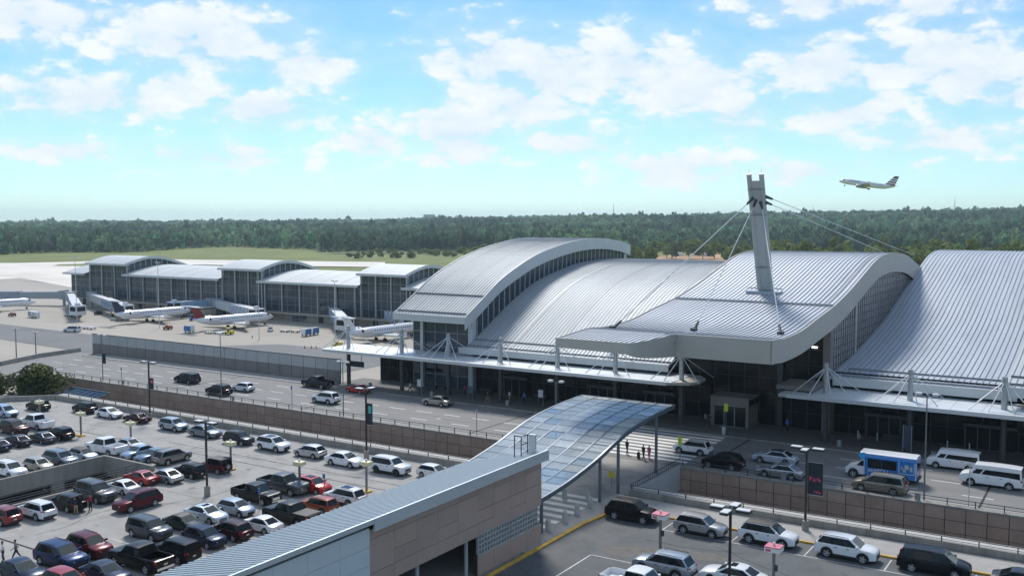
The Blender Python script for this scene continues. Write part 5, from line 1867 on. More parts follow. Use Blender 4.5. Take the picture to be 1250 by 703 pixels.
# ================================================================== AIRCRAFT
def make_jet(name, label, tail_mats, loc, hd, pitch=0.0, s=1.0, style='regional', group=None, grounded=True):
    r = empty(name, (0, 0, 0), label=label, cat='airplane', group=group)
    # x forward; fuselage length 26
    L, R = 26.0, 1.35
    st = [(13.0, .05, -.35), (12.7, .38, -.30), (12.0, .72, -.18), (11.0, 1.02, -.06), (9.8, 1.27, 0), (8.6, R, 0), (-5.5, R, 0), (-8.0, 1.22, .10), (-10.2, .88, .34), (-12.0, .48, .60), (-13.0, .18, .78)]
    m = MB()
    n = 16
    m.grid([[(x, q * sin(2 * pi * j / n), zc + q * cos(2 * pi * j / n)) for j in range(n)] for x, q, zc in st], 0, True)
    lobj('fuselage', m.mesh('fuselage', 'plane_white', smooth=50), r)
    w = MB()
    for sg in (-1, 1):
        for k in range(20):
            x = 8.0 - k * .82
            w.add([(x, sg * (R * .962 + .012), .30), (x + .34, sg * (R * .962 + .012), .30), (x + .34, sg * (R * .895 + .012), .62), (x, sg * (R * .895 + .012), .62)], [(0, 1, 2, 3) if sg < 0 else (3, 2, 1, 0)])
    lobj('cabin_windows', w.mesh('cabin_windows', 'dark_glass'), r)['kind'] = 'stuff'
    ck = MB()
    for sg in (-1, 1):
        ck.add([(11.35, sg * .12, .80), (10.75, sg * .15, 1.10), (10.55, sg * .80, .92), (11.25, sg * .72, .60)], [(0, 1, 2, 3) if sg > 0 else (3, 2, 1, 0)])
        ck.add([(11.15, sg * .78, .56), (10.5, sg * .86, .90), (10.0, sg * 1.08, .75), (10.6, sg * 1.06, .40)], [(0, 1, 2, 3) if sg > 0 else (3, 2, 1, 0)])
    lobj('cockpit_window', ck.mesh('cockpit_window', 'dark_glass'), r)

    def wing(name, x0, x1, xt0, xt1, y0, y1, z0, z1, th, mat):
        for sg in (-1, 1):
            m = MB()
            A = [(x0, sg * y0, z0), (x1, sg * y0, z0), (x1, sg * y0, z0 + th), (x0, sg * y0, z0 + th)]
            B = [(xt0, sg * y1, z1), (xt1, sg * y1, z1), (xt1, sg * y1, z1 + th * .4), (xt0, sg * y1, z1 + th * .4)]
            m.grid([A, B], 0, True)
            m.add(B, [(0, 1, 2, 3)])
            lobj(name, m.mesh(name, mat), r)
            if name == 'wing':
                wm = MB()
                wm.grid([[(xt0, sg * y1, z1), (xt1, sg * y1, z1), (xt1, sg * (y1 + .08), z1), (xt0, sg * (y1 + .08), z1)],
                         [(xt0 - .5, sg * (y1 + .25), z1 + 1.1), (xt1 - .2, sg * (y1 + .25), z1 + 1.1), (xt1 - .2, sg * (y1 + .31), z1 + 1.1), (xt0 - .5, sg * (y1 + .31), z1 + 1.1)]], 0, True)
                lobj('winglet', wm.mesh('winglet', tail_mats[0] if style != 'regional' else 'plane_white'), r)
    if style == 'regional':
        wing('wing', 2.6, -2.6, -2.2, -3.6, .9, 10.4, -1.0, -.55, .32, 'plane_grey')
        wing('tailplane', -11.9, -13.8, -13.0, -14.2, .1, 4.0, 4.25, 4.35, .18, tail_mats[2])
        for sg in (-1, 1):
            m = MB()
            e = [(-6.0, .50), (-6.2, .62), (-7.0, .68), (-8.4, .58), (-9.0, .42)]
            m.grid([[(x, sg * 2.0 + q * sin(2 * pi * j / 12), .75 + q * cos(2 * pi * j / 12)) for j in range(12)] for x, q in e], 0, True)
            en = lobj('engine', m.mesh('engine', 'plane_white', smooth=50), r)
            lobj('intake', MB().bar((-6.1, sg * 2.0, .75), (-6.25, sg * 2.0, .75), .5, 12).mesh('intake', 'joint'), en)
            lobj('exhaust', MB().bar((-8.8, sg * 2.0, .75), (-9.05, sg * 2.0, .75), .43, 12).mesh('exhaust', 'joint'), en)
            lobj('pylon', MB().box(-8.2, -6.6, min(sg * 1.1, sg * 1.6), max(sg * 1.1, sg * 1.6), .68, .85).mesh('pylon', 'plane_white'), r)
        fin = [(-9.2, 1.1), (-11.9, 4.3), (-13.6, 4.3), (-12.6, 1.0)]
    else:
        wing('wing', 3.4, -1.6, -2.0, -3.4, .9, 11.0, -.9, .2, .35, 'plane_grey')
        wing('tailplane', -10.4, -12.6, -12.4, -13.4, .4, 4.6, .75, 1.25, .2, 'plane_grey')
        for sg in (-1, 1):
            m = MB()
            e = [(3.9, .62), (3.7, .76), (2.7, .84), (1.2, .72), (.2, .45)]
            m.grid([[(x, sg * 3.7 + q * sin(2 * pi * j / 12), -1.45 + q * cos(2 * pi * j / 12)) for j in range(12)] for x, q in e], 0, True)
            en = lobj('engine', m.mesh('engine', 'plane_grey', smooth=50), r)
            lobj('intake', MB().bar((3.75, sg * 3.7, -1.45), (3.6, sg * 3.7, -1.45), .62, 12).mesh('intake', 'joint'), en)
        fin = [(-8.2, 1.1), (-12.0, 5.6), (-13.9, 5.6), (-12.7, 1.0)]
    f = MB()
    f.grid([[(x, -.14, z) for x, z in fin], [(x, .14, z) for x, z in fin]], 0, True)
    f.add([(x, -.14, z) for x, z in fin], [(0, 1, 2, 3)])
    f.add([(x, .14, z) for x, z in fin], [(3, 2, 1, 0)])
    lobj('tail_fin', f.mesh('tail_fin', tail_mats[0]), r)
    if style == 'stripes':
        zs = np.linspace(1.2, 5.4, 9)
        for i in range(8):
            zc, zd = zs[i], zs[i + 1] - .06
            xa = lambda z: np.interp(z, [1.1, 5.6], [-8.2, -12.0])
            xb2 = lambda z: np.interp(z, [1.0, 5.6], [-12.7, -13.9])
            sm = MB()
            for sg in (-1, 1):
                h = .45
                pts = [(xa(zc) - .05, sg * .155, zc), (xb2(zc) + .05, sg * .155, zc), (xb2(zd) + .05, sg * .155, zd), (xa(zd) - .05, sg * .155, zd)]
                sm.add(pts, [(0, 1, 2, 3) if sg > 0 else (3, 2, 1, 0)])
            lobj('tail_stripe', sm.mesh('tail_stripe', ['plane_red', 'plane_white', 'plane_red', 'plane_white', 'plane_blue', 'plane_white', 'plane_red', 'plane_navy'][i]), r)
        for sg in (-1, 1):
            R_ = Matrix.Translation((5.2, sg * 1.18, .82)) @ (Matrix.Rotation(pi, 4, 'Z') if sg > 0 else Matrix.Identity(4)) @ Matrix.Rotation(pi / 2 - .55, 4, 'X')
            text_part('American', 1.1, 'plane_navy', r, R_)
    else:
        sm = MB()
        lobj('tail_band', MB().grid([[(-8.4 - .3 * t, .15 * q, 1.15 + t * .6) for q in (-1.05, 1.05)] for t in (0, 1)]).mesh('tail_band', tail_mats[1]), r)
    gz = -1.3
    for (x, y) in ((10.0, 0), (-1.2, 1.6), (-1.2, -1.6)):
        g_ = MB().bar((x, y, -1.0), (x, y, -2.15), .09, 6)
        ge = lobj('landing_gear', g_.mesh('landing_gear', 'steel_light'), r)
        for sg in (-1, 1):
            lobj('wheel', MB().bar((x, y + sg * .12, -2.1), (x, y + sg * .34, -2.1), .38 if x < 5 else .28, 12).mesh('wheel', 'tyre'), ge)
    r.scale = (s, s, s)
    r.rotation_euler = (0, -pitch, radians(hd))
    r.location = (loc[0], loc[1], loc[2] + (2.48 * s if grounded else 0))
    return r


PN = gpt(43, 377, ZA)
NA, RE, WH = 'plane_navy', 'plane_red', 'plane_white'
make_jet('regional_jet', 'white regional jet with navy tail left of the red tailed jet', (NA, NA, NA), (-282.0, 213.0, ZA + .15), 87, s=1.14, group='parked jets')
make_jet('regional_jet', 'white regional jet with dark red tail at the jet bridge in the apron centre', (RE, NA, WH), (-242.5, 214.0, ZA + .15), 82, s=1.14, group='parked jets')
make_jet('regional_jet', 'white regional jet half hidden behind the high left hall', (WH, NA, WH), (-181.0, 215.0, ZA + .15), 84, s=1.14, group='parked jets')
make_jet('regional_jet', 'white regional jet nose at the far left picture edge', (NA, NA, NA), (PN.x - 14.6 * cos(radians(80)), PN.y - 14.6 * sin(radians(80)), ZA + .15), 80, s=1.14, group='parked jets')
pd = ray(1058, 225).normalized() * 462
make_jet('airliner', 'white airliner with striped tail climbing in the sky', ('plane_white', NA, NA), (pd.x, pd.y, CAM_H + pd.z), 182, pitch=radians(9), s=.93, style='stripes', grounded=False)


# ================================================================== JET BRIDGES
def jet_bridge(x0, y0, x1, y1, label, mat='jet_bridge_white', cab=True, z0=-1.6, z1=-2.2, rot=True):
    r = empty('jet_bridge', (x0, y0, ZA), label=label, cat='jet bridge', group='jet bridges')
    a, b = Vector((x0, y0, z0)), Vector((x1, y1, z1))
    d = (b - a)
    ln = d.length
    d.normalize()
    nrm = Vector((-d.y, d.x, 0)).normalized()
    for (t0, t1, w, h, nm) in ((0.02, .55, 1.35, 1.4, 'tunnel'), (.45, .93, 1.6, 1.62, 'outer_tunnel')):
        p, q = a + d * ln * t0, a + d * ln * t1
        m = MB()
        R_ = [[c + nrm * s * w + Vector((0, 0, e)) for s, e in ((-1, -h), (1, -h), (1, h), (-1, h))] for c in (p, q)]
        m.grid(R_, 0, True)
        m.add(R_[0], [(0, 1, 2, 3)])
        m.add(R_[1], [(3, 2, 1, 0)])
        o = m.build(nm, mat, r)
        tr = MB()
        nseg = int((t1 - t0) * ln / 1.6)
        for k in range(nseg + 1):
            c = p.lerp(q, k / max(1, nseg))
            for s in (-1, 1):
                tr.bar(c + nrm * s * (w + .03) + Vector((0, 0, -h)), c + nrm * s * (w + .03) + Vector((0, 0, h)), .07, 4)
                if nm == 'outer_tunnel' and k < nseg:
                    c2 = p.lerp(q, (k + 1) / max(1, nseg))
                    up_ = (k % 2) * 2 - 1
                    tr.bar(c + nrm * s * (w + .05) + Vector((0, 0, -h * up_)), c2 + nrm * s * (w + .05) + Vector((0, 0, h * up_)), .10, 4)
        tr.build('ribs', 'jet_bridge_blue' if nm == 'outer_tunnel' else 'jet_bridge_grey', o)
    if rot:
        MB().bar((x0, y0, z0 - 1.7), (x0, y0, z0 + 1.9), 2.0, 14).build('rotunda', 'jet_bridge_grey', r, smooth=40)
        MB().bar((x0, y0, ZA + .1), (x0, y0, z0 - 1.7), .55, 10).build('rotunda_column', 'jet_bridge_grey', r)
    if cab:
        c = b - d * .6
        m = MB().box(c.x - 2.0, c.x + 2.0, c.y - 1.9, c.y + 1.9, c.z - 1.6, c.z + 1.75)
        o = m.build('cab', mat, r)
        MB().box(c.x - 2.03, c.x + 2.03, c.y - 1.5, c.y + 1.5, c.z - .2, c.z + 1.3).build('cab_window', 'dark_glass', o)
        MB().box(c.x - 1.5, c.x + 1.5, c.y - 1.93, c.y + 1.93, c.z - .2, c.z + 1.3).build('cab_window', 'dark_glass', o)
        MB().box(c.x - .8, c.x + .8, c.y - .6, c.y + .6, c.z + 1.76, c.z + 2.5).build('air_unit', 'jet_bridge_white', o)
    wp = a + d * ln * .74
    m = MB()
    for s in (-1, 1):
        m.bar(wp + nrm * s * 1.9 + Vector((0, 0, -1)), Vector((wp.x, wp.y, ZA + .9)) + nrm * s * 1.9, .28, 6)
    m.bar(Vector((wp.x, wp.y, ZA + .9)) - nrm * 2.2, Vector((wp.x, wp.y, ZA + .9)) + nrm * 2.2, .25, 6)
    o = m.build('drive_column', 'jet_bridge_grey', r)
    for s in (-1, 1):
        cc = Vector((wp.x, wp.y, ZA + .68)) + nrm * s * 1.4
        MB().bar(cc - nrm * .25, cc + nrm * .25, .58, 12).build('wheel', 'tyre', o)
    return r


def jb(u0, v0, u1, v1, label, mat='jet_bridge_white'):
    p, q = gpt(u0, v0, -1.6), gpt(u1, v1, -2.2)
    return jet_bridge(p.x, p.y, q.x, q.y, label, mat)


jb(112, 362, 154, 378, 'pale jet bridge with ribbed tunnel beside the navy tailed jet')
jb(86, 362, 95, 379, 'pale jet bridge with grey cab pointing at the camera')
jb(78, 360, -40, 360.5, 'long grey jet bridge at the far left', 'jet_bridge_grey')
jb(258, 370, 211, 374.5, 'blue grey jet bridge left of the red tailed jet', 'jet_bridge_blue')
jb(266, 371, 314, 383, 'white jet bridge with zigzag ribs at the red tailed jet')
jb(402, 375, 421, 396, 'white jet bridge with pale blue cab near the picture middle')
jb(440, 375, 503, 393, 'pale blue jet bridge leading behind the left hall', 'jet_bridge_white')

# ================================================================== APRON VEHICLES
vanp = make_car('minivan')
paint_tree(vanp, 'white')
p = gpt(88, 405, ZA + .16)
place_vehicle(vanp, 'service_van', p.x, p.y, 205, 1.05, 'white service van towing a dolly on the apron', 'van', 'apron vehicles')
vanp.location.z = ZA + .16


def baggage_cart(u, v, hd, label, n=1, cover='paint_white', side='sign_blue', flat=False):
    p = gpt(u, v, ZA + .16)
    r = empty('baggage_cart', (p.x, p.y, ZA + .16), radians(hd), label, 'baggage cart', 'apron vehicles')
    for k in range(n):
        x = k * 3.6
        lobj('bed', MB().box(x - 1.5, x + 1.5, -.8, .8, .45, .62).mesh('bed', 'steel'), r)
        if not flat:
            m = MB()
            m.box(x - 1.5, x + 1.5, -.8, .8, 2.1, 2.2)
            m.box(x - 1.5, x - 1.42, -.8, .8, .62, 2.1)
            m.box(x + 1.42, x + 1.5, -.8, .8, .62, 2.1)
            lobj('hood', m.mesh('hood', cover), r)
            lobj('curtain', MB().box(x - 1.4, x + 1.4, -.78, -.72, .65, 2.08).mesh('curtain', side), r)
            lobj('curtain', MB().box(x - 1.4, x + 1.4, .72, .78, .65, 2.08).mesh('curtain', side), r)
        for dx in (-1, 1):
            for dy in (-.6, .6):
                lobj('wheel', MB().bar((x + dx, dy - .08, .24), (x + dx, dy + .08, .24), .24, 10).mesh('wheel', 'tyre'), r)
    m = MB().bar((1.5 + (n - 1) * 3.6, 0, .4), (2.5 + (n - 1) * 3.6, 0, .35), .05, 5)
    lobj('drawbar', m.mesh('drawbar', 'steel_dark'), r)
    return r


baggage_cart(44, 388, 170, 'white baggage carts in line on the open apron', 2, side='paint_lightblue')
baggage_cart(103, 401, 0, 'flat luggage dolly behind the white service van', 2, flat=True)
baggage_cart(231, 406, 5, 'white baggage cart with blue curtain behind the red tail', 1, 'paint_white', 'sign_blue')
baggage_cart(374, 410, 95, 'blue curtained baggage carts between the jet bridges', 2, 'paint_white', 'sign_blue')
baggage_cart(348, 405, 15, 'flat dolly loaded with bags beside the jet nose', 2, flat=True)
baggage_cart(256, 407, 10, 'flat belt dolly under the red tailed jet', 2, flat=True)
baggage_cart(84, 386, 20, 'flat dolly below the grey jet bridge cab', 2, flat=True)


def tug(u, v, hd, label, mat):
    p = gpt(u, v, ZA + .16)
    r = empty('baggage_tug', (p.x, p.y, ZA + .16), radians(hd), label, 'tug', 'apron vehicles')
    lobj('body', MB().box(-1.3, 1.3, -.75, .75, .3, .85).mesh('body', mat), r)
    lobj('bonnet', MB().box(.3, 1.25, -.7, .7, .851, 1.2).mesh('bonnet', mat), r)
    lobj('seat', MB().box(-.6, -.1, -.5, .5, .851, 1.25).mesh('seat', 'trim'), r)
    m = MB()
    for dx in (-.9, .25):
        for dy in (-.65, .65):
            m.bar((dx, dy, .85), (dx, dy, 1.95), .04, 5)
    m.box(-1.0, .35, -.72, .72, 1.95, 2.02)
    lobj('canopy', m.mesh('canopy', mat), r)
    for dx in (-.85, .85):
        for dy in (-.7, .7):
            lobj('wheel', MB().bar((dx, dy - .1, .32), (dx, dy + .1, .32), .32, 12).mesh('wheel', 'tyre'), r)


baggage_cart(140, 391, 30, 'flat dolly left of the navy tail', 2, flat=True)
baggage_cart(176, 386, 80, 'white baggage carts behind the navy tailed jet', 3, 'paint_white', 'board_grey')
baggage_cart(362, 392, 20, 'grey curtained baggage cart by the concourse wall', 2, 'paint_silver', 'board_grey')
baggage_cart(430, 400, 10, 'flat dolly under the pale blue cab', 2, flat=True)
tug(330, 404, 140, 'white tug behind the jet nose', 'paint_white')
tug(120, 384, 90, 'dark tug under the ribbed jet bridge', 'paint_charcoal')
tug(236, 391, 60, 'blue tug between the two tailed jets', 'sign_blue')
tug(280, 408, 20, 'yellow baggage tug under the red tailed jet', 'sign_yellow')
tug(205, 402, 10, 'orange red tug below the navy tailed jet', 'paint_orange')
tug(412, 423, 60, 'yellow tug near the left tip of the kerb canopy', 'sign_yellow')
tug(15, 386, 0, 'red tug in front of the jet at the left edge', 'paint_redbrown')
cone_me = MB()
cone_me.bar((0, 0, .04), (0, 0, .75), .18, 8, .04)
cone_me.box(-.24, .24, -.24, .24, 0, .04)
cone_me = cone_me.mesh('traffic_cone', 'paint_orange')
for (u, v) in ((372, 425), (380, 425), (386, 425), (84, 389.5), (88, 389), (92, 388.6), (97, 388.2), (308, 412)):
    p = gpt(u, v, ZA + .16)
    o = bpy.data.objects.new('traffic_cone', cone_me)
    COL.objects.link(o)
    o.location = p
    tag(o, 'small orange traffic cone standing on the apron', 'cone', 'apron cones')

# ================================================================== LAMPS, SIGNS
def lot_lamp(x, y, h, label, heads=((-1, 0), (1, 0)), banner=None, base=True, mat='lamp_brown', z=0.0, head_mat='lamp_head', rz=0.0):
    r = empty('lamp_post', (x, y, z), rz, label, 'lamp post', 'parking lot lamp posts')
    if base:
        lobj('base', MB().bar((0, 0, 0), (0, 0, 1.05), .33, 10, .30).mesh('base', 'concrete'), r)
    b = MB().box(-.085, .085, -.085, .085, 1.0 if base else 0, h)
    lobj('pole', b.mesh('pole', mat), r)
    for (dx, dy) in heads:
        m = MB().bar((0, 0, h - .12), (dx * .55, dy * .55, h - .06), .05, 6)
        a = lobj('arm', m.mesh('arm', mat), r)
        hx, hy = dx * 1.0, dy * 1.0
        ex, ey = (.52, .30) if abs(dx) > abs(dy) else (.30, .52)
        lobj('head', MB().box(hx - ex, hx + ex, hy - ey, hy + ey, h - .18, h - .02).mesh('head', mat), a)
        lobj('head_top', MB().box(hx - ex * .96, hx + ex * .96, hy - ey * .96, hy + ey * .96, h - .02, h + .05).mesh('head_top', head_mat), a)
    if banner:
        z0, z1, txt, colr = banner
        bw_ = 1.5 if txt else 1.02
        bn = lobj('banner', MB().box(.14, bw_, -.015, .015, z0, z1).mesh('banner', 'banner_dark'), r)
        m = MB()
        m.bar((0, 0, z1 + .03), (bw_ + .04, 0, z1 + .03), .02, 5)
        m.bar((0, 0, z0 - .03), (bw_ + .04, 0, z0 - .03), .02, 5)
        lobj('banner_arm', m.mesh('banner_arm', 'steel_light'), r)
        R_ = Matrix.Translation((.80, -.022, (z0 + z1) / 2 - .05)) @ Matrix.Rotation(pi / 2, 4, 'X')
        if txt:
            text_part(txt, .62, colr, bn, R_)
            text_part('rdu', .46, colr, bn, Matrix.Translation((1.05, -.022, z0 + .30)) @ Matrix.Rotation(pi / 2, 4, 'X'))
        else:
            lobj('emblem', MB().box(.35, .85, -.022, .022, (z0 + z1) / 2 + .1, z1 - .3).mesh('emblem', colr), bn)
    return r


q4 = ((-1, 0), (1, 0), (0, -1), (0, 1))
lot_lamp(-80.8, 67.1, 7.9, 'black twin headed lamp post standing in the left lot aisle')
lot_lamp(-118.7, 88.6, 8.5, 'dark lamp post with small banner at the far left parapet', banner=(4.6, 6.2, None, 'banner_pink'))
lot_lamp(-77.0, 88.0, 8.6, 'dark lamp post with teal banner behind the white off-road SUV', heads=((-1, 0), (0, 1)), banner=(4.3, 6.9, None, 'banner_teal'))
lot_lamp(-24.4, 89.2, 7.9, 'black lamp post with Park banner at the right parapet', heads=((-1, .2), (1, .2), (0, -.7)), banner=(3.6, 6.6, 'Park', 'banner_pink'))
lot_lamp(-23.9, 67.4, 7.9, 'black four headed lamp post at the bottom of the right lot', heads=q4)

num = 0
for (u, v, lb, hgt, mt) in ((49, 516, 'left of the white pickup', 3.3, 'yellow_box'), (99, 532, 'beside the black SUV', 3.3, 'yellow_box'), (160, 545, 'behind the white sedan at the light well', 3.3, 'yellow_box'),
                            (282, 573, 'right of the maroon off-roader', 3.4, 'yellow_box'), (366, 600, 'behind the bright red crossover', 3.4, 'yellow_box'), (447.5, 600, 'right of the white wagon', 3.4, 'yellow_box')):
    p = gpt(u, v)
    r = empty('sign_pole', (p.x, p.y, 0), 0, 'grey pole with yellow sign box ' + lb, 'sign pole', 'yellow sign poles')
    lobj('pole', MB().bar((0, 0, 0), (0, 0, hgt - .5), .13, 8).mesh('pole', 'lamp_grey'), r)
    lobj('sign_box', MB().box(-.55, .55, -.42, .42, hgt - .5, hgt - .10).mesh('sign_box', mt), r)
    lobj('lamp', MB().bar((0, 0, hgt - .12), (0, 0, hgt + .15), .12, 8).mesh('lamp', 'lamp_head'), r)
    lobj('plinth', MB().box(-.9, .5, -.35, .35, 0.01, .16).mesh('plinth', 'yellow_paint'), r)
for (u, v, lb) in ((806, 668, 'between the two silver SUVs'), (944, 712, 'below the white SUV with black roof'), (1136, 760, 'in front of the black minivan')):
    hgt = 3.1
    p = gpt(u, v)
    r = empty('sign_pole', (p.x, p.y, 0), 0, 'grey pole with red topped white sign box ' + lb, 'sign pole', 'red sign poles')
    lobj('pole', MB().bar((0, 0, 0), (0, 0, hgt - .4), .13, 8).mesh('pole', 'lamp_grey'), r)
    bx2 = lobj('sign_box', MB().box(-.62, .62, -.55, .55, hgt - .42, hgt - .06).mesh('sign_box', 'white_paint'), r)
    lobj('box_top', MB().box(-.63, .63, -.56, .56, hgt - .06, hgt + .02).mesh('box_top', 'pink_top'), r)
    lobj('mark', MB().box(-.5, -.1, -.57, -.552, hgt - .36, hgt - .14).mesh('mark', 'pink_top'), bx2)
    lobj('lamp', MB().bar((0, 0, hgt + .02), (0, 0, hgt + .26), .10, 8).mesh('lamp', 'lamp_head'), r)
    lobj('call_box', MB().box(.1, .3, -.15, .15, 1.1, 1.6).mesh('call_box', 'steel_dark'), r)


def road_lamp(x, y, h, label, z=0.0, arms=1, r0=.09, mat='lamp_grey', banner=False):
    r = empty('road_lamp', (x, y, z), 0, label, 'lamp post', 'thin road lamp posts')
    lobj('pole', MB().bar((0, 0, 0), (0, 0, h), r0, 8, r0 * .7).mesh('pole', mat, smooth=40), r)
    m = MB()
    m.bar((-.9, 0, h), (.9, 0, h), .05, 5)
    a = lobj('crossarm', m.mesh('crossarm', mat), r)
    for dx in ((-.8, .8) if arms else (0,)):
        lobj('floodlight', MB().box(dx - .28, dx + .28, -.25, .3, h + .03, h + .26).mesh('floodlight', 'lamp_head'), a)
    if banner:
        lobj('banner', MB().box(.12, 1.0, -.02, .02, h * .40, h * .62).mesh('banner', 'banner_dark'), r)
    return r


for (x, y, h, lb, ar, bn) in ((-123.2, 105.6, 10.5, 'thin grey lamp post on the road edge beside the black SUV', 0, False), (-154.4, 105.6, 8.2, 'thin lamp post with dark banner on the left road edge', 1, True),
                              (-96.8, 105.6, 8.0, 'thin grey lamp post on the road edge behind the teal banner', 1, False), (-60.9, 106.0, 8.3, 'grey twin lamp post at the left side of the glass canopy', 1, False),
                              (-16.8, 105.6, 11.0, 'tall grey lamp post with cross arm beside the shuttle bus', 1, False)):
    road_lamp(x, y, h, lb, 0, ar, banner=bn)
for (x, y, h, lb) in ((-236.6, 137.6, 7.2, 'brown twin head lamp post at the left apron edge'), (-228.3, 137.8, 6.8, 'second lamp post at the left apron edge'), (-303, 198, 22, 'very tall apron mast by the far left jet bridge'),
                      (-262, 200, 21, 'very tall apron mast before the first low roof'), (-212, 196, 20, 'very tall apron mast before the second low roof'), (-170, 131, 7.5, 'lamp post behind the noise wall, left one'), (-140, 131, 7.5, 'lamp post behind the noise wall, right one'),
                      (-193.5, 208, 17, 'apron mast with white floodlights by the third high roof')):
    road_lamp(x, y, h, lb, ZA + .15, 1, .12 if h > 15 else .16, 'steel_light' if h > 15 else 'lamp_grey')


def sign_post(x, y, h, label, w=.6, sh=.6, mat='sign_blue', z=0.0, two=False, post='lamp_grey'):
    r = empty('sign_post', (x, y, z), 0, label, 'sign', 'road signs')
    m = MB()
    for dx in ((-w / 2 - .05, w / 2 + .05) if two else (0,)):
        m.bar((dx, 0, 0), (dx, 0, h), .045, 6)
    lobj('post', m.mesh('post', post), r)
    lobj('panel', MB().box(-w / 2, w / 2, -.06, -.045, h - sh, h).mesh('panel', mat), r)
    return r


sign_post(-72.9, 105.6, 3.6, 'thin sign post on the road edge at the expansion joint', .25, .5, 'steel_light')
sign_post(-107.3, 105.6, 3.6, 'thin sign post on the road edge beside the white SUV', .3, .6, 'sign_blue')
sign_post(-149.0, 105.6, 3.0, 'small sign post on the left end of the road edge', .3, .5, 'sign_blue')
p = gpt(822, 568)
sign_post(-43.9, 106.0, 3.4, 'yellow green pedestrian sign at the near end of the zebra crossing', .5, 1.0, 'sign_lime')
p = gpt(886, 527)
sign_post(p.x, p.y, 3.8, 'yellow green pedestrian sign at the terminal end of the zebra crossing', .55, 1.1, 'sign_lime', .14)
sign_post(-46.2, 92.6, 1.9, 'small yellow warning sign beside the bridge railing', .75, .75, 'sign_yellow')
p = gpt(1107, 552)
sign_post(p.x, p.y, 3.3, 'tall blue grey board on two posts behind the shuttle bus', .9, 3.0, 'board_grey', .14, True, 'steel_light')
p = gpt(1200, 612)
sign_post(-12.6, 105.6, 4.6, 'thin white sign post in front of the right van', .2, .4, 'steel_light', 0, False, 'steel_light')
p = gpt(1224, 566)
sign_post(p.x, p.y, 3.5, 'thin pale post on the pavement behind the vans', .15, .4, 'steel_light', .14, False, 'steel_light')
for (u, v, lb) in ((396, 603, 'blue parking sign behind the bright red crossover'), (317, 622, 'blue parking sign in front of the old black pickup')):
    p = gpt(u, v)
    sign_post(p.x, p.y, 2.2, lb, .36, .5, 'sign_blue')
for (u, v, lb) in ((512, 483, 'pair of pale posts at the left pillar'), (660, 497, 'grey post left of the glass canopy'), (526, 470, 'information board under the canopy left'), (574, 492, 'small board under the canopy middle')):
    p = gpt(u, v)
    sign_post(p.x, max(p.y, 124), 2.6, lb, .8, 1.2, 'steel_light' if 'post' in lb else 'board_grey', .14, True)
for (u, v, n_) in ((867, 539, 0), (874, 537, 1), (880, 533, 2), (1050, 534, 3), (1073, 537, 4), (1157, 548, 5), (1184, 551, 6)):
    p = gpt(u, v)
    o = solo('pavement_bollard', MB().bar((0, 0, 0), (0, 0, 1.05), .09, 8), 'steel_light', (p.x, min(max(p.y, 123.8), 131), .14), 'thin pale steel bollard on the terminal pavement', 'bollard', 'pavement bollards', 40)

# pillars and benches under the canopy
for (x, lb) in ((-98, 'dark bench against the glazing near the left pillar'), (-89, 'dark bench between the second and third pillar'), (-78.5, 'dark bench left of the glass canopy'), (-25, 'dark bench behind the shuttle bus')):
    r = empty('bench', (x, 131.2, .14), 0, lb, 'bench', 'pavement benches')
    lobj('seat', MB().box(-1.2, 1.2, -.25, .25, .42, .50).mesh('seat', 'steel_dark'), r)
    lobj('backrest', MB().box(-1.2, 1.2, .22, .28, .55, .95).mesh('backrest', 'steel_dark'), r)
    for dx in (-1, 1):
        lobj('leg', MB().box(dx - .04, dx + .04, -.22, .26, 0, .42).mesh('leg', 'steel_dark'), r)


for (x, lb) in ((-108.5, 'at the left end of the kerb canopy'), (-95.3, 'beside the second canopy column'), (-80.6, 'left of the glass canopy'), (-58.5, 'by the doors behind the glass canopy'), (-30.2, 'right of the centre facade'), (-19.0, 'behind the shuttle bus')):
    r = empty('litter_bin', (x, 125.2, .14), 0, 'grey litter bin on the terminal pavement ' + lb, 'bin', 'pavement bins')
    lobj('drum', MB().bar((0, 0, 0), (0, 0, .85), .30, 12).mesh('drum', 'steel'), r)
    lobj('lid', MB().bar((0, 0, .85), (0, 0, 1.02), .33, 12, .18).mesh('lid', 'steel_dark'), r)

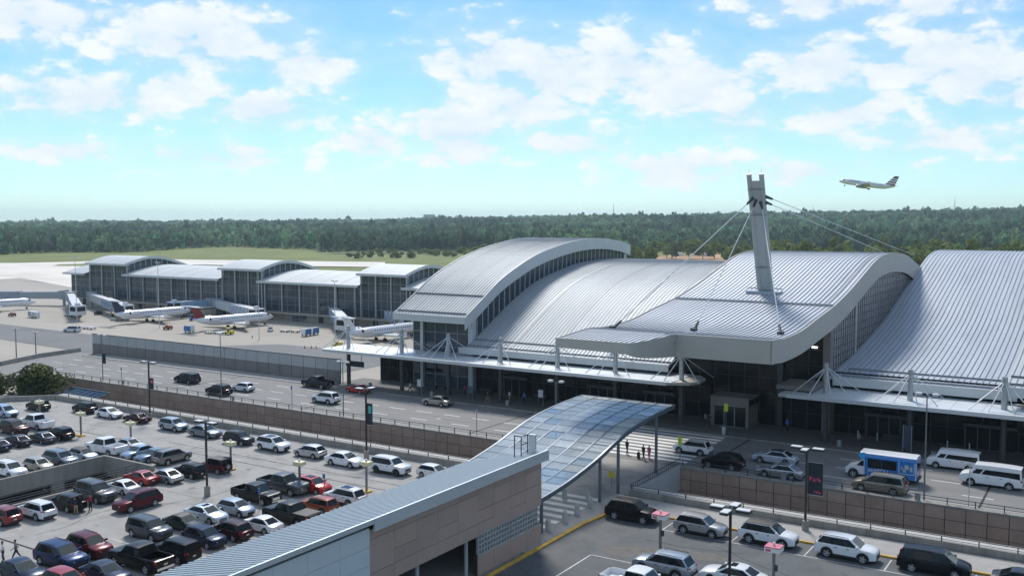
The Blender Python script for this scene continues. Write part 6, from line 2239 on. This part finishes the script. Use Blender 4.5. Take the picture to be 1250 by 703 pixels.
# ================================================================== PEOPLE
def person_mesh(pose):
    """continuous skinned figure 1.75 m tall, facing +x"""
    st, arm_f, arm_b, lean = pose
    J = {}
    E = []

    def j(n, co, rad, par=None):
        J[n] = (Vector(co), rad)
        if par:
            E.append((par, n))
    lx = lean
    j('pelvis', (0, 0, .95), (.15, .12))
    j('waist', (lx * .3, 0, 1.10), (.135, .11), 'pelvis')
    j('chest', (lx * .7, 0, 1.32), (.165, .12), 'waist')
    j('neck', (lx, 0, 1.49), (.055, .055), 'chest')
    j('head', (lx * 1.1 + .02, 0, 1.60), (.085, .095), 'neck')
    j('crown', (lx * 1.1 + .01, 0, 1.70), (.075, .085), 'head')
    for s, nm in ((1, 'l'), (-1, 'r')):
        f = st * s
        j('hip' + nm, (0, .095 * s, .90), (.10, .10), 'pelvis')
        j('knee' + nm, (f * .20 + .03, .10 * s, .50), (.066, .066), 'hip' + nm)
        j('ankle' + nm, (f * .42 - .05, .10 * s, .09), (.042, .042), 'knee' + nm)
        j('toe' + nm, (f * .42 + .15, .12 * s, .035), (.040, .034), 'ankle' + nm)
        a = arm_f if s > 0 else arm_b
        j('sh' + nm, (lx * .9, .20 * s, 1.40), (.062, .062), 'chest')
        el = Vector((lx * .9 + a * .18, .25 * s, 1.13))
        j('el' + nm, el, (.045, .045), 'sh' + nm)
        wr = el + Vector((a * .22 + .06, -.02 * s, -.22 + abs(a) * .12))
        j('wr' + nm, wr, (.032, .032), 'el' + nm)
        j('hand' + nm, wr + Vector((.03 + a * .04, 0, -.09)), (.036, .022), 'wr' + nm)
    names = list(J)
    me = bpy.data.meshes.new('tmp')
    me.from_pydata([J[n][0] for n in names], [(names.index(a), names.index(b)) for a, b in E], [])
    o = bpy.data.objects.new('tmp', me)
    COL.objects.link(o)
    o.modifiers.new('skin', 'SKIN').use_smooth_shade = True
    sv = me.skin_vertices[0].data
    for i, n in enumerate(names):
        sv[i].radius = (J[n][1][0] * 1.18, J[n][1][1] * 1.18)
        sv[i].use_root = (n == 'pelvis')
    su = o.modifiers.new('sub', 'SUBSURF')
    su.levels = su.render_levels = 1
    dg = bpy.context.evaluated_depsgraph_get()
    out = bpy.data.meshes.new_from_object(o.evaluated_get(dg))
    bpy.data.objects.remove(o)
    return out


POSES = [(1.0, .8, -.8, .04), (.15, .2, .1, .02), (.2, 1.4, 1.3, .22)]
PM = [person_mesh(p_) for p_ in POSES]
hair_me = MB().sphere((.0, 0, 1.70), .105, 10, 6, (1, .92, .85)).mesh('hair', 'hair', smooth=60)


def person(u, v, pose, hd, shirt, trousers, label, z=0.0, s=1.0, skirt=False, at=None):
    p = gpt(u, v, z) if at is None else Vector((*at, z))
    me = PM[pose].copy()
    me.materials.clear()
    for k in (shirt, trousers, 'skin', 'shoe'):
        me.materials.append(MATS[k])
    for f in me.polygons:
        c = f.center
        if c.z > 1.47:
            f.material_index = 2
        elif c.z < .07:
            f.material_index = 3
        elif c.z < .98 and abs(c.y) < .21 or c.z < .80:
            f.material_index = 1 if abs(c.y) < .215 else 2
        elif abs(c.y) > .20 and c.z < 1.12:
            f.material_index = 2
        else:
            f.material_index = 0
    o = bpy.data.objects.new('person', me)
    COL.objects.link(o)
    o.location = (p.x, p.y, z + .012)
    o.rotation_euler = (0, 0, radians(hd))
    o.scale = (s, s, s)
    tag(o, label, 'person', 'people')
    lobj('hair', hair_me, o, (POSES[pose][3] * 1.1, 0, 0))
    return o


person(252.5, 444, 0, 180, 'shirt_grey', 'trousers_black', 'person in grey walking on the far pavement by the noise wall', .14)
person(335, 454, 1, 100, 'shirt_navy', 'trousers_navy', 'person in dark blue standing on the far pavement by the noise wall', .14)
person(93, 628, 2, 165, 'shirt_navy', 'trousers_tan', 'person in navy shirt and tan trousers loading the open boot')
person(98, 626, 2, 150, 'shirt_black', 'trousers_black', 'person in black beside the tan trousered one at the open boot')
person(110.5, 623.5, 1, 200, 'shirt_red', 'trousers_black', 'person in dark red top standing beside the gunmetal SUV')
person(20, 683, 0, 250, 'shirt_grey', 'trousers_navy', 'person in grey shirt with rucksack walking in the bottom left lot')
person(4, 685, 1, 250, 'shirt_white', 'trousers_navy', 'person in white at the left edge of the bottom left lot')
person(765.5, 553.5, 0, 270, 'shirt_black', 'trousers_black', 'person in black walking on the zebra crossing under the canopy edge')
person(785.5, 560.5, 0, 265, 'shirt_black', 'trousers_navy', 'person in dark clothes pulling a suitcase on the zebra crossing')
person(792.5, 559.5, 1, 265, 'shirt_pink', 'shirt_pink', 'person in pink on the zebra crossing', s=.93)
person(961, 526, 1, 255, 'shirt_blue', 'trousers_black', 'person in blue and white top at the dark terminal front', .14)
person(640, 492, 1, 280, 'shirt_blue', 'trousers_black', 'person in blue sitting area left of the glass canopy', .14)
person(622, 490, 1, 250, 'shirt_white', 'trousers_tan', 'person in white under the kerb canopy left of the glass canopy', .14)
person(861, 519, 0, 260, 'shirt_grey', 'trousers_black', 'person in grey at the terminal entrance portal', .14)
person(866, 520, 1, 260, 'shirt_navy', 'trousers_navy', 'person in navy beside the terminal entrance portal', .14)
for (x, y, ps, hd_, sh_, tr_, lb) in ((-100.5, 126.0, 0, 10, 'shirt_white', 'trousers_navy', 'person in white walking under the canopy near the left pillar'), (-91.0, 128.4, 1, 270, 'shirt_red', 'trousers_black', 'person in red standing by the second canopy column'),
                                      (-84.5, 125.5, 0, 185, 'shirt_navy', 'trousers_tan', 'person in navy walking behind the champagne sedan'), (-28.0, 126.5, 0, 5, 'shirt_grey', 'trousers_navy', 'person in grey walking before the right storefront'),
                                      (-9.0, 126.0, 1, 265, 'shirt_red', 'trousers_black', 'person in red waiting behind the right van')):
    person(0, 0, ps, hd_, sh_, tr_, lb, .14, 1.0, False, (x, y))
p = gpt(779.5, 559)
su_ = empty('suitcase', (p.x, p.y, .012), .2, 'black wheeled suitcase pulled over the zebra crossing', 'suitcase')
lobj('shell', MB().box(-.15, .15, -.24, .24, .06, .72).mesh('shell', 'trim'), su_)
lobj('handle', MB().bar((0, -.1, .72), (0, -.1, 1.05), .02, 5).bar((0, .1, .72), (0, .1, 1.05), .02, 5).bar((0, -.1, 1.05), (0, .1, 1.05), .02, 5).mesh('handle', 'steel'), su_)


# ================================================================== TREES
def leaf_mesh(name, n, fill, size, mat, squash=1.0, tone=(.6, 1.5), clumps=14, hue=.12):
    """crown of leaf-sized faces gathered in clumps, unit radius about origin (z 0..2*squash)"""
    cs = []
    for i in range(clumps):
        d = rng.normal(size=3)
        d /= np.linalg.norm(d)
        rr = rng.uniform(.35, .78)
        cs.append((d * rr * np.array([1, 1, squash]) + np.array([0, 0, squash]), rng.uniform(.28, .46), rng.uniform(*tone)))
    V, F, T = [], [], []
    for i in range(n):
        c, r_, tn = cs[rng.integers(len(cs))]
        d = rng.normal(size=3)
        d /= np.linalg.norm(d)
        pnt = c + d * r_ * rng.uniform(.7, 1.0) ** .5
        nrm = d + rng.normal(size=3) * .55
        nrm /= np.linalg.norm(nrm)
        a = np.cross(nrm, rng.normal(size=3))
        a /= np.linalg.norm(a)
        b = np.cross(nrm, a)
        s_ = size * rng.uniform(.6, 1.3)
        k = len(V)
        V += [tuple(pnt + a * s_), tuple(pnt + b * s_ * .7), tuple(pnt - a * s_), tuple(pnt - b * s_ * .7)]
        F.append((k, k + 1, k + 2, k + 3))
        t = tn * rng.uniform(.8, 1.2)
        T.append((t * (1 + rng.uniform(-hue, hue)), t, t * (1 - rng.uniform(0, hue))))
    me = bpy.data.meshes.new(name)
    me.from_pydata(V, [], F)
    at = me.color_attributes.new('tone', 'FLOAT_COLOR', 'POINT')
    at.data.foreach_set('color', np.repeat(np.c_[np.array(T), np.ones(len(T))], 4, axis=0).astype(np.float32).ravel())
    me.materials.append(MATS[mat])
    return me


def trunk_mesh(name, h, r0, limbs, spread):
    m = MB()
    m.bar((0, 0, 0), (0.05, 0, h * .55), r0, 8, r0 * .7)
    for k in range(limbs):
        a = 2 * pi * k / limbs + .4
        m.bar((0.05, 0, h * (.40 + .04 * k)), (cos(a) * spread, sin(a) * spread, h * (.85 + .08 * (k % 3))), r0 * .5, 6, r0 * .16)
    return m.mesh(name, 'bark', smooth=40)


# the bushy tree behind the deck corner
nt = empty('leafy_tree', (-160.5, 96.5, ZA + .1), 0, 'bushy olive green tree rising behind the left parking deck corner', 'tree')
lobj('trunk', trunk_mesh('trunk', 8.0, .35, 7, 3.5), nt)
cm = leaf_mesh('crown', 5200, 1, .058, 'leaf_near', .80, (.55, 1.5), 26)
c_ = lobj('crown', cm, nt, (0, 0, 3.2))
c_.scale = (6.4, 5.6, 4.3)
nt2 = empty('leafy_tree', (-169.0, 90.5, ZA + .1), 0, 'second olive green tree at the left edge, behind the minivan', 'tree')
lobj('trunk', trunk_mesh('trunk', 7.5, .35, 6, 3.2), nt2)
c_ = lobj('crown', cm, nt2, (0, 0, 2.6))
c_.scale = (5.6, 6.0, 4.3)
c_.rotation_euler = (0, 0, 2.1)

# single trees standing before the wood behind the terminal
tmes = [leaf_mesh('crown', 420, 1, .16, 'leaf', .95, (.6, 1.5), 12) for _ in range(5)]
trk = trunk_mesh('trunk', 9.0, .4, 5, 3.0)
cnt = 0


def screen_az(u):
    d = ray(u, HORIZON)
    return Vector((d.x, d.y, 0)).normalized()


side_words = {}
for i in range(64):
    u = 690 + i * 10.2 + rng.uniform(-5, 5)
    rr = rng.uniform(640, 820) if u < 930 else rng.uniform(560, 700)
    if 800 < u < 885:
        rr = rng.uniform(830, 960)
    d = screen_az(u)
    h = rng.uniform(14, 20) if u < 930 else rng.uniform(17, 25)
    o = empty('wood_edge_tree', (d.x * rr, d.y * rr, ZA - .4), 0, 'broadleaf tree in the light green row between terminal roofs and wood', 'tree', 'trees behind the terminal')
    t_ = lobj('trunk', trk, o)
    t_.scale = (1, 1, h / 14)
    c_ = lobj('crown', tmes[i % 5], o, (0, 0, h * .12))
    w_ = h * rng.uniform(.42, .58)
    c_.scale = (w_, w_, h * .46)
    c_.rotation_euler = (0, 0, rng.uniform(0, 6))
for i in range(46):
    u = 430 + i * 6.2 + rng.uniform(-4, 4)
    rr = rng.uniform(880, 1030) + (60 if u < 420 else 0)
    d = screen_az(u)
    h = rng.uniform(4, 8) if u < 560 else rng.uniform(9, 14)
    o = empty('field_tree', (d.x * rr, d.y * rr, ZA - .5), 0, 'small dark tree scattered along the far grass field', 'tree', 'trees along the far field')
    t_ = lobj('trunk', trk, o)
    t_.scale = (.6, .6, h / 14)
    c_ = lobj('crown', tmes[(i * 3) % 5], o, (0, 0, -h * .05))
    c_.scale = (h * .8, h * .8, h * .47)
    c_.rotation_euler = (0, 0, rng.uniform(0, 6))

# the wood: thousands of crowns as one mass
base = []
for k in range(8):
    m = leaf_mesh('tmp', 64, 1, .31, 'forest_leaf', 1.05, (.7, 1.35), 9, .10)
    V = np.array([v.co[:] for v in m.vertices], np.float32)
    T = np.empty(len(V) * 4, np.float32)
    m.color_attributes['tone'].data.foreach_get('color', T)
    base.append((V, T.reshape(-1, 4)))
    bpy.data.meshes.remove(m)
VV, TT = [], []
rings = []
r_ = 1080.0
while r_ < 4200:
    rings.append(r_)
    r_ += 13 + (r_ - 1080) * .030
for r_ in rings:
    sp = 7.0 + (r_ - 1000) * .0040
    a = radians(-34)
    while a < radians(34):
        aa = a + rng.uniform(-.3, .3) * sp / r_
        rr = r_ + rng.uniform(-8, 8)
        near = 1080 + 70 * sin(aa * 17) + 40 * sin(aa * 41 + 1) + (90 if aa < -.2 else 0) - (260 if aa > .08 else 0)
        if rr > near:
            ang = YAW - aa
            x, y = -sin(YAW - aa) * rr, cos(YAW - aa) * rr
            h = rng.uniform(12, 23) * (1.0 + .18 * sin(x * .013) * sin(y * .011)) * (1.25 if rng.random() < .06 else 1)
            w_ = sp * rng.uniform(.62, .95)
            V, T = base[rng.integers(8)]
            c, s_ = cos(rng.uniform(0, 6.28)), sin(rng.uniform(0, 6.28))
            th = rng.uniform(0, 6.28)
            c, s_ = cos(th), sin(th)
            P = np.empty_like(V)
            P[:, 0] = (V[:, 0] * c - V[:, 1] * s_) * w_ + x
            P[:, 1] = (V[:, 0] * s_ + V[:, 1] * c) * w_ + y
            P[:, 2] = V[:, 2] * h * .5 + hill(x, y) - .5
            VV.append(P)
            t = rng.uniform(.5, 1.55) * (1.0 + .35 * sin(x * .011 + 2 * sin(y * .007)))
            TT.append(T * np.array([t * rng.uniform(.75, 1.4), t, t * rng.uniform(.75, 1.15), 1], np.float32))
        a += sp / r_
VV = np.concatenate(VV)
TT = np.concatenate(TT)
me = bpy.data.meshes.new('wood')
nf = len(VV) // 4
me.vertices.add(len(VV))
me.vertices.foreach_set('co', VV.astype(np.float32).ravel())
me.loops.add(nf * 4)
me.loops.foreach_set('vertex_index', np.arange(nf * 4, dtype=np.int32))
me.polygons.add(nf)
me.polygons.foreach_set('loop_start', np.arange(0, nf * 4, 4, dtype=np.int32))
at = me.color_attributes.new('tone', 'FLOAT_COLOR', 'POINT')
at.data.foreach_set('color', TT.astype(np.float32).ravel())
me.materials.append(MATS['forest_leaf'])
me.update()
me.validate()
wd = bpy.data.objects.new('wood', me)
COL.objects.link(wd)
tag(wd, 'wide dark green wood covering the low hills to the horizon', 'wood', None, 'stuff')
print('wood quads', nf)

# far masts and buildings above the wood
for (u, v, h, lb) in ((749, 262, 42, 'thin radio mast above the wood left of the terminal mast'), (1165, 256, 40, 'thin radio mast above the wood under the airliner'), (992, 258, 30, 'small mast above the wood right of the terminal mast')):
    d = screen_az(u)
    rr = 2300
    zz = hill(d.x * rr, d.y * rr)
    r = empty('radio_mast', (d.x * rr, d.y * rr, zz), 0, lb, 'mast', 'radio masts')
    lobj('tower', MB().bar((0, 0, 0), (0, 0, h), 1.1, 5, .5).mesh('tower', 'steel_dark'), r)
    lobj('antenna', MB().bar((0, 0, h), (0, 0, h + 8), .3, 5).mesh('antenna', 'steel_dark'), r)
for (u, r1, w_, h, lb) in ((524, 3400, 40, 30, 'pale block building on the horizon above the wood'), (30, 3900, 120, 16, 'long white shed on the far left horizon'), (205, 3900, 70, 14, 'small white shed on the left horizon')):
    d = screen_az(u)
    zz = hill(d.x * r1, d.y * r1)
    r = empty('far_building', (d.x * r1, d.y * r1, zz), atan2(d.y, d.x) - pi / 2, lb, 'building', 'buildings on the horizon')
    lobj('wall', MB().box(-w_ / 2, w_ / 2, -15, 15, 0, h).mesh('wall', 'concrete_light'), r)
    lobj('roof', MB().box(-w_ / 2 - 1, w_ / 2 + 1, -16, 16, h, h + 1.5).mesh('roof', 'fascia'), r)
    for k in range(5):
        x = -w_ / 2 + w_ * (k + .5) / 5
        lobj('window', MB().box(x - w_ * .06, x + w_ * .06, -15.3, -15.01, h * .3, h * .75).mesh('window', 'blue_glass'), r)
# small white vehicles / sheds on the dirt field
for (u, v, lb) in ((828, 312.5, 'white shed at the left of the dirt field'), (864, 313, 'white shed in the middle of the dirt field'), (881, 309.5, 'small pale shed right on the dirt field')):
    p = gpt(u, v, ZA + .1)
    r = empty('site_shed', (p.x, p.y, ZA + .1), .4, lb, 'shed', 'sheds on the dirt field')
    lobj('wall', MB().box(-4, 4, -2, 2, 0, 2.8).mesh('wall', 'white_paint'), r)
    m = MB()
    m.add([(-4.2, -2.2, 2.8), (4.2, -2.2, 2.8), (4.2, 2.2, 2.8), (-4.2, 2.2, 2.8), (-4.2, 0, 3.7), (4.2, 0, 3.7)], [(0, 1, 5, 4), (2, 3, 4, 5), (1, 2, 5), (3, 0, 4)])
    lobj('roof', m.mesh('roof', 'concrete_light'), r)
    lobj('door', MB().box(-.6, .6, -2.06, -2.01, 0, 2.1).mesh('door', 'steel_dark'), r)

# ================================================================== HAZE
hz = MB().box(-9000, 9000, -9000, 9000, -70, 110)
ho = hz.build('haze', 'canopy_white', None)
hm = bpy.data.materials.new('haze_air')
hm.use_nodes = True
hm.node_tree.nodes.clear()
pv = hm.node_tree.nodes.new('ShaderNodeVolumePrincipled')
pv.inputs['Color'].default_value = (0.70, 0.90, 1.0, 1)
pv.inputs['Density'].default_value = 0.000100
pv.inputs['Anisotropy'].default_value = 0.35
mo = hm.node_tree.nodes.new('ShaderNodeOutputMaterial')
hm.node_tree.links.new(pv.outputs[0], mo.inputs['Volume'])
ho.data.materials.clear()
ho.data.materials.append(hm)
tag(ho, 'thin pale summer haze filling the air over the airport', 'haze', None, 'stuff')
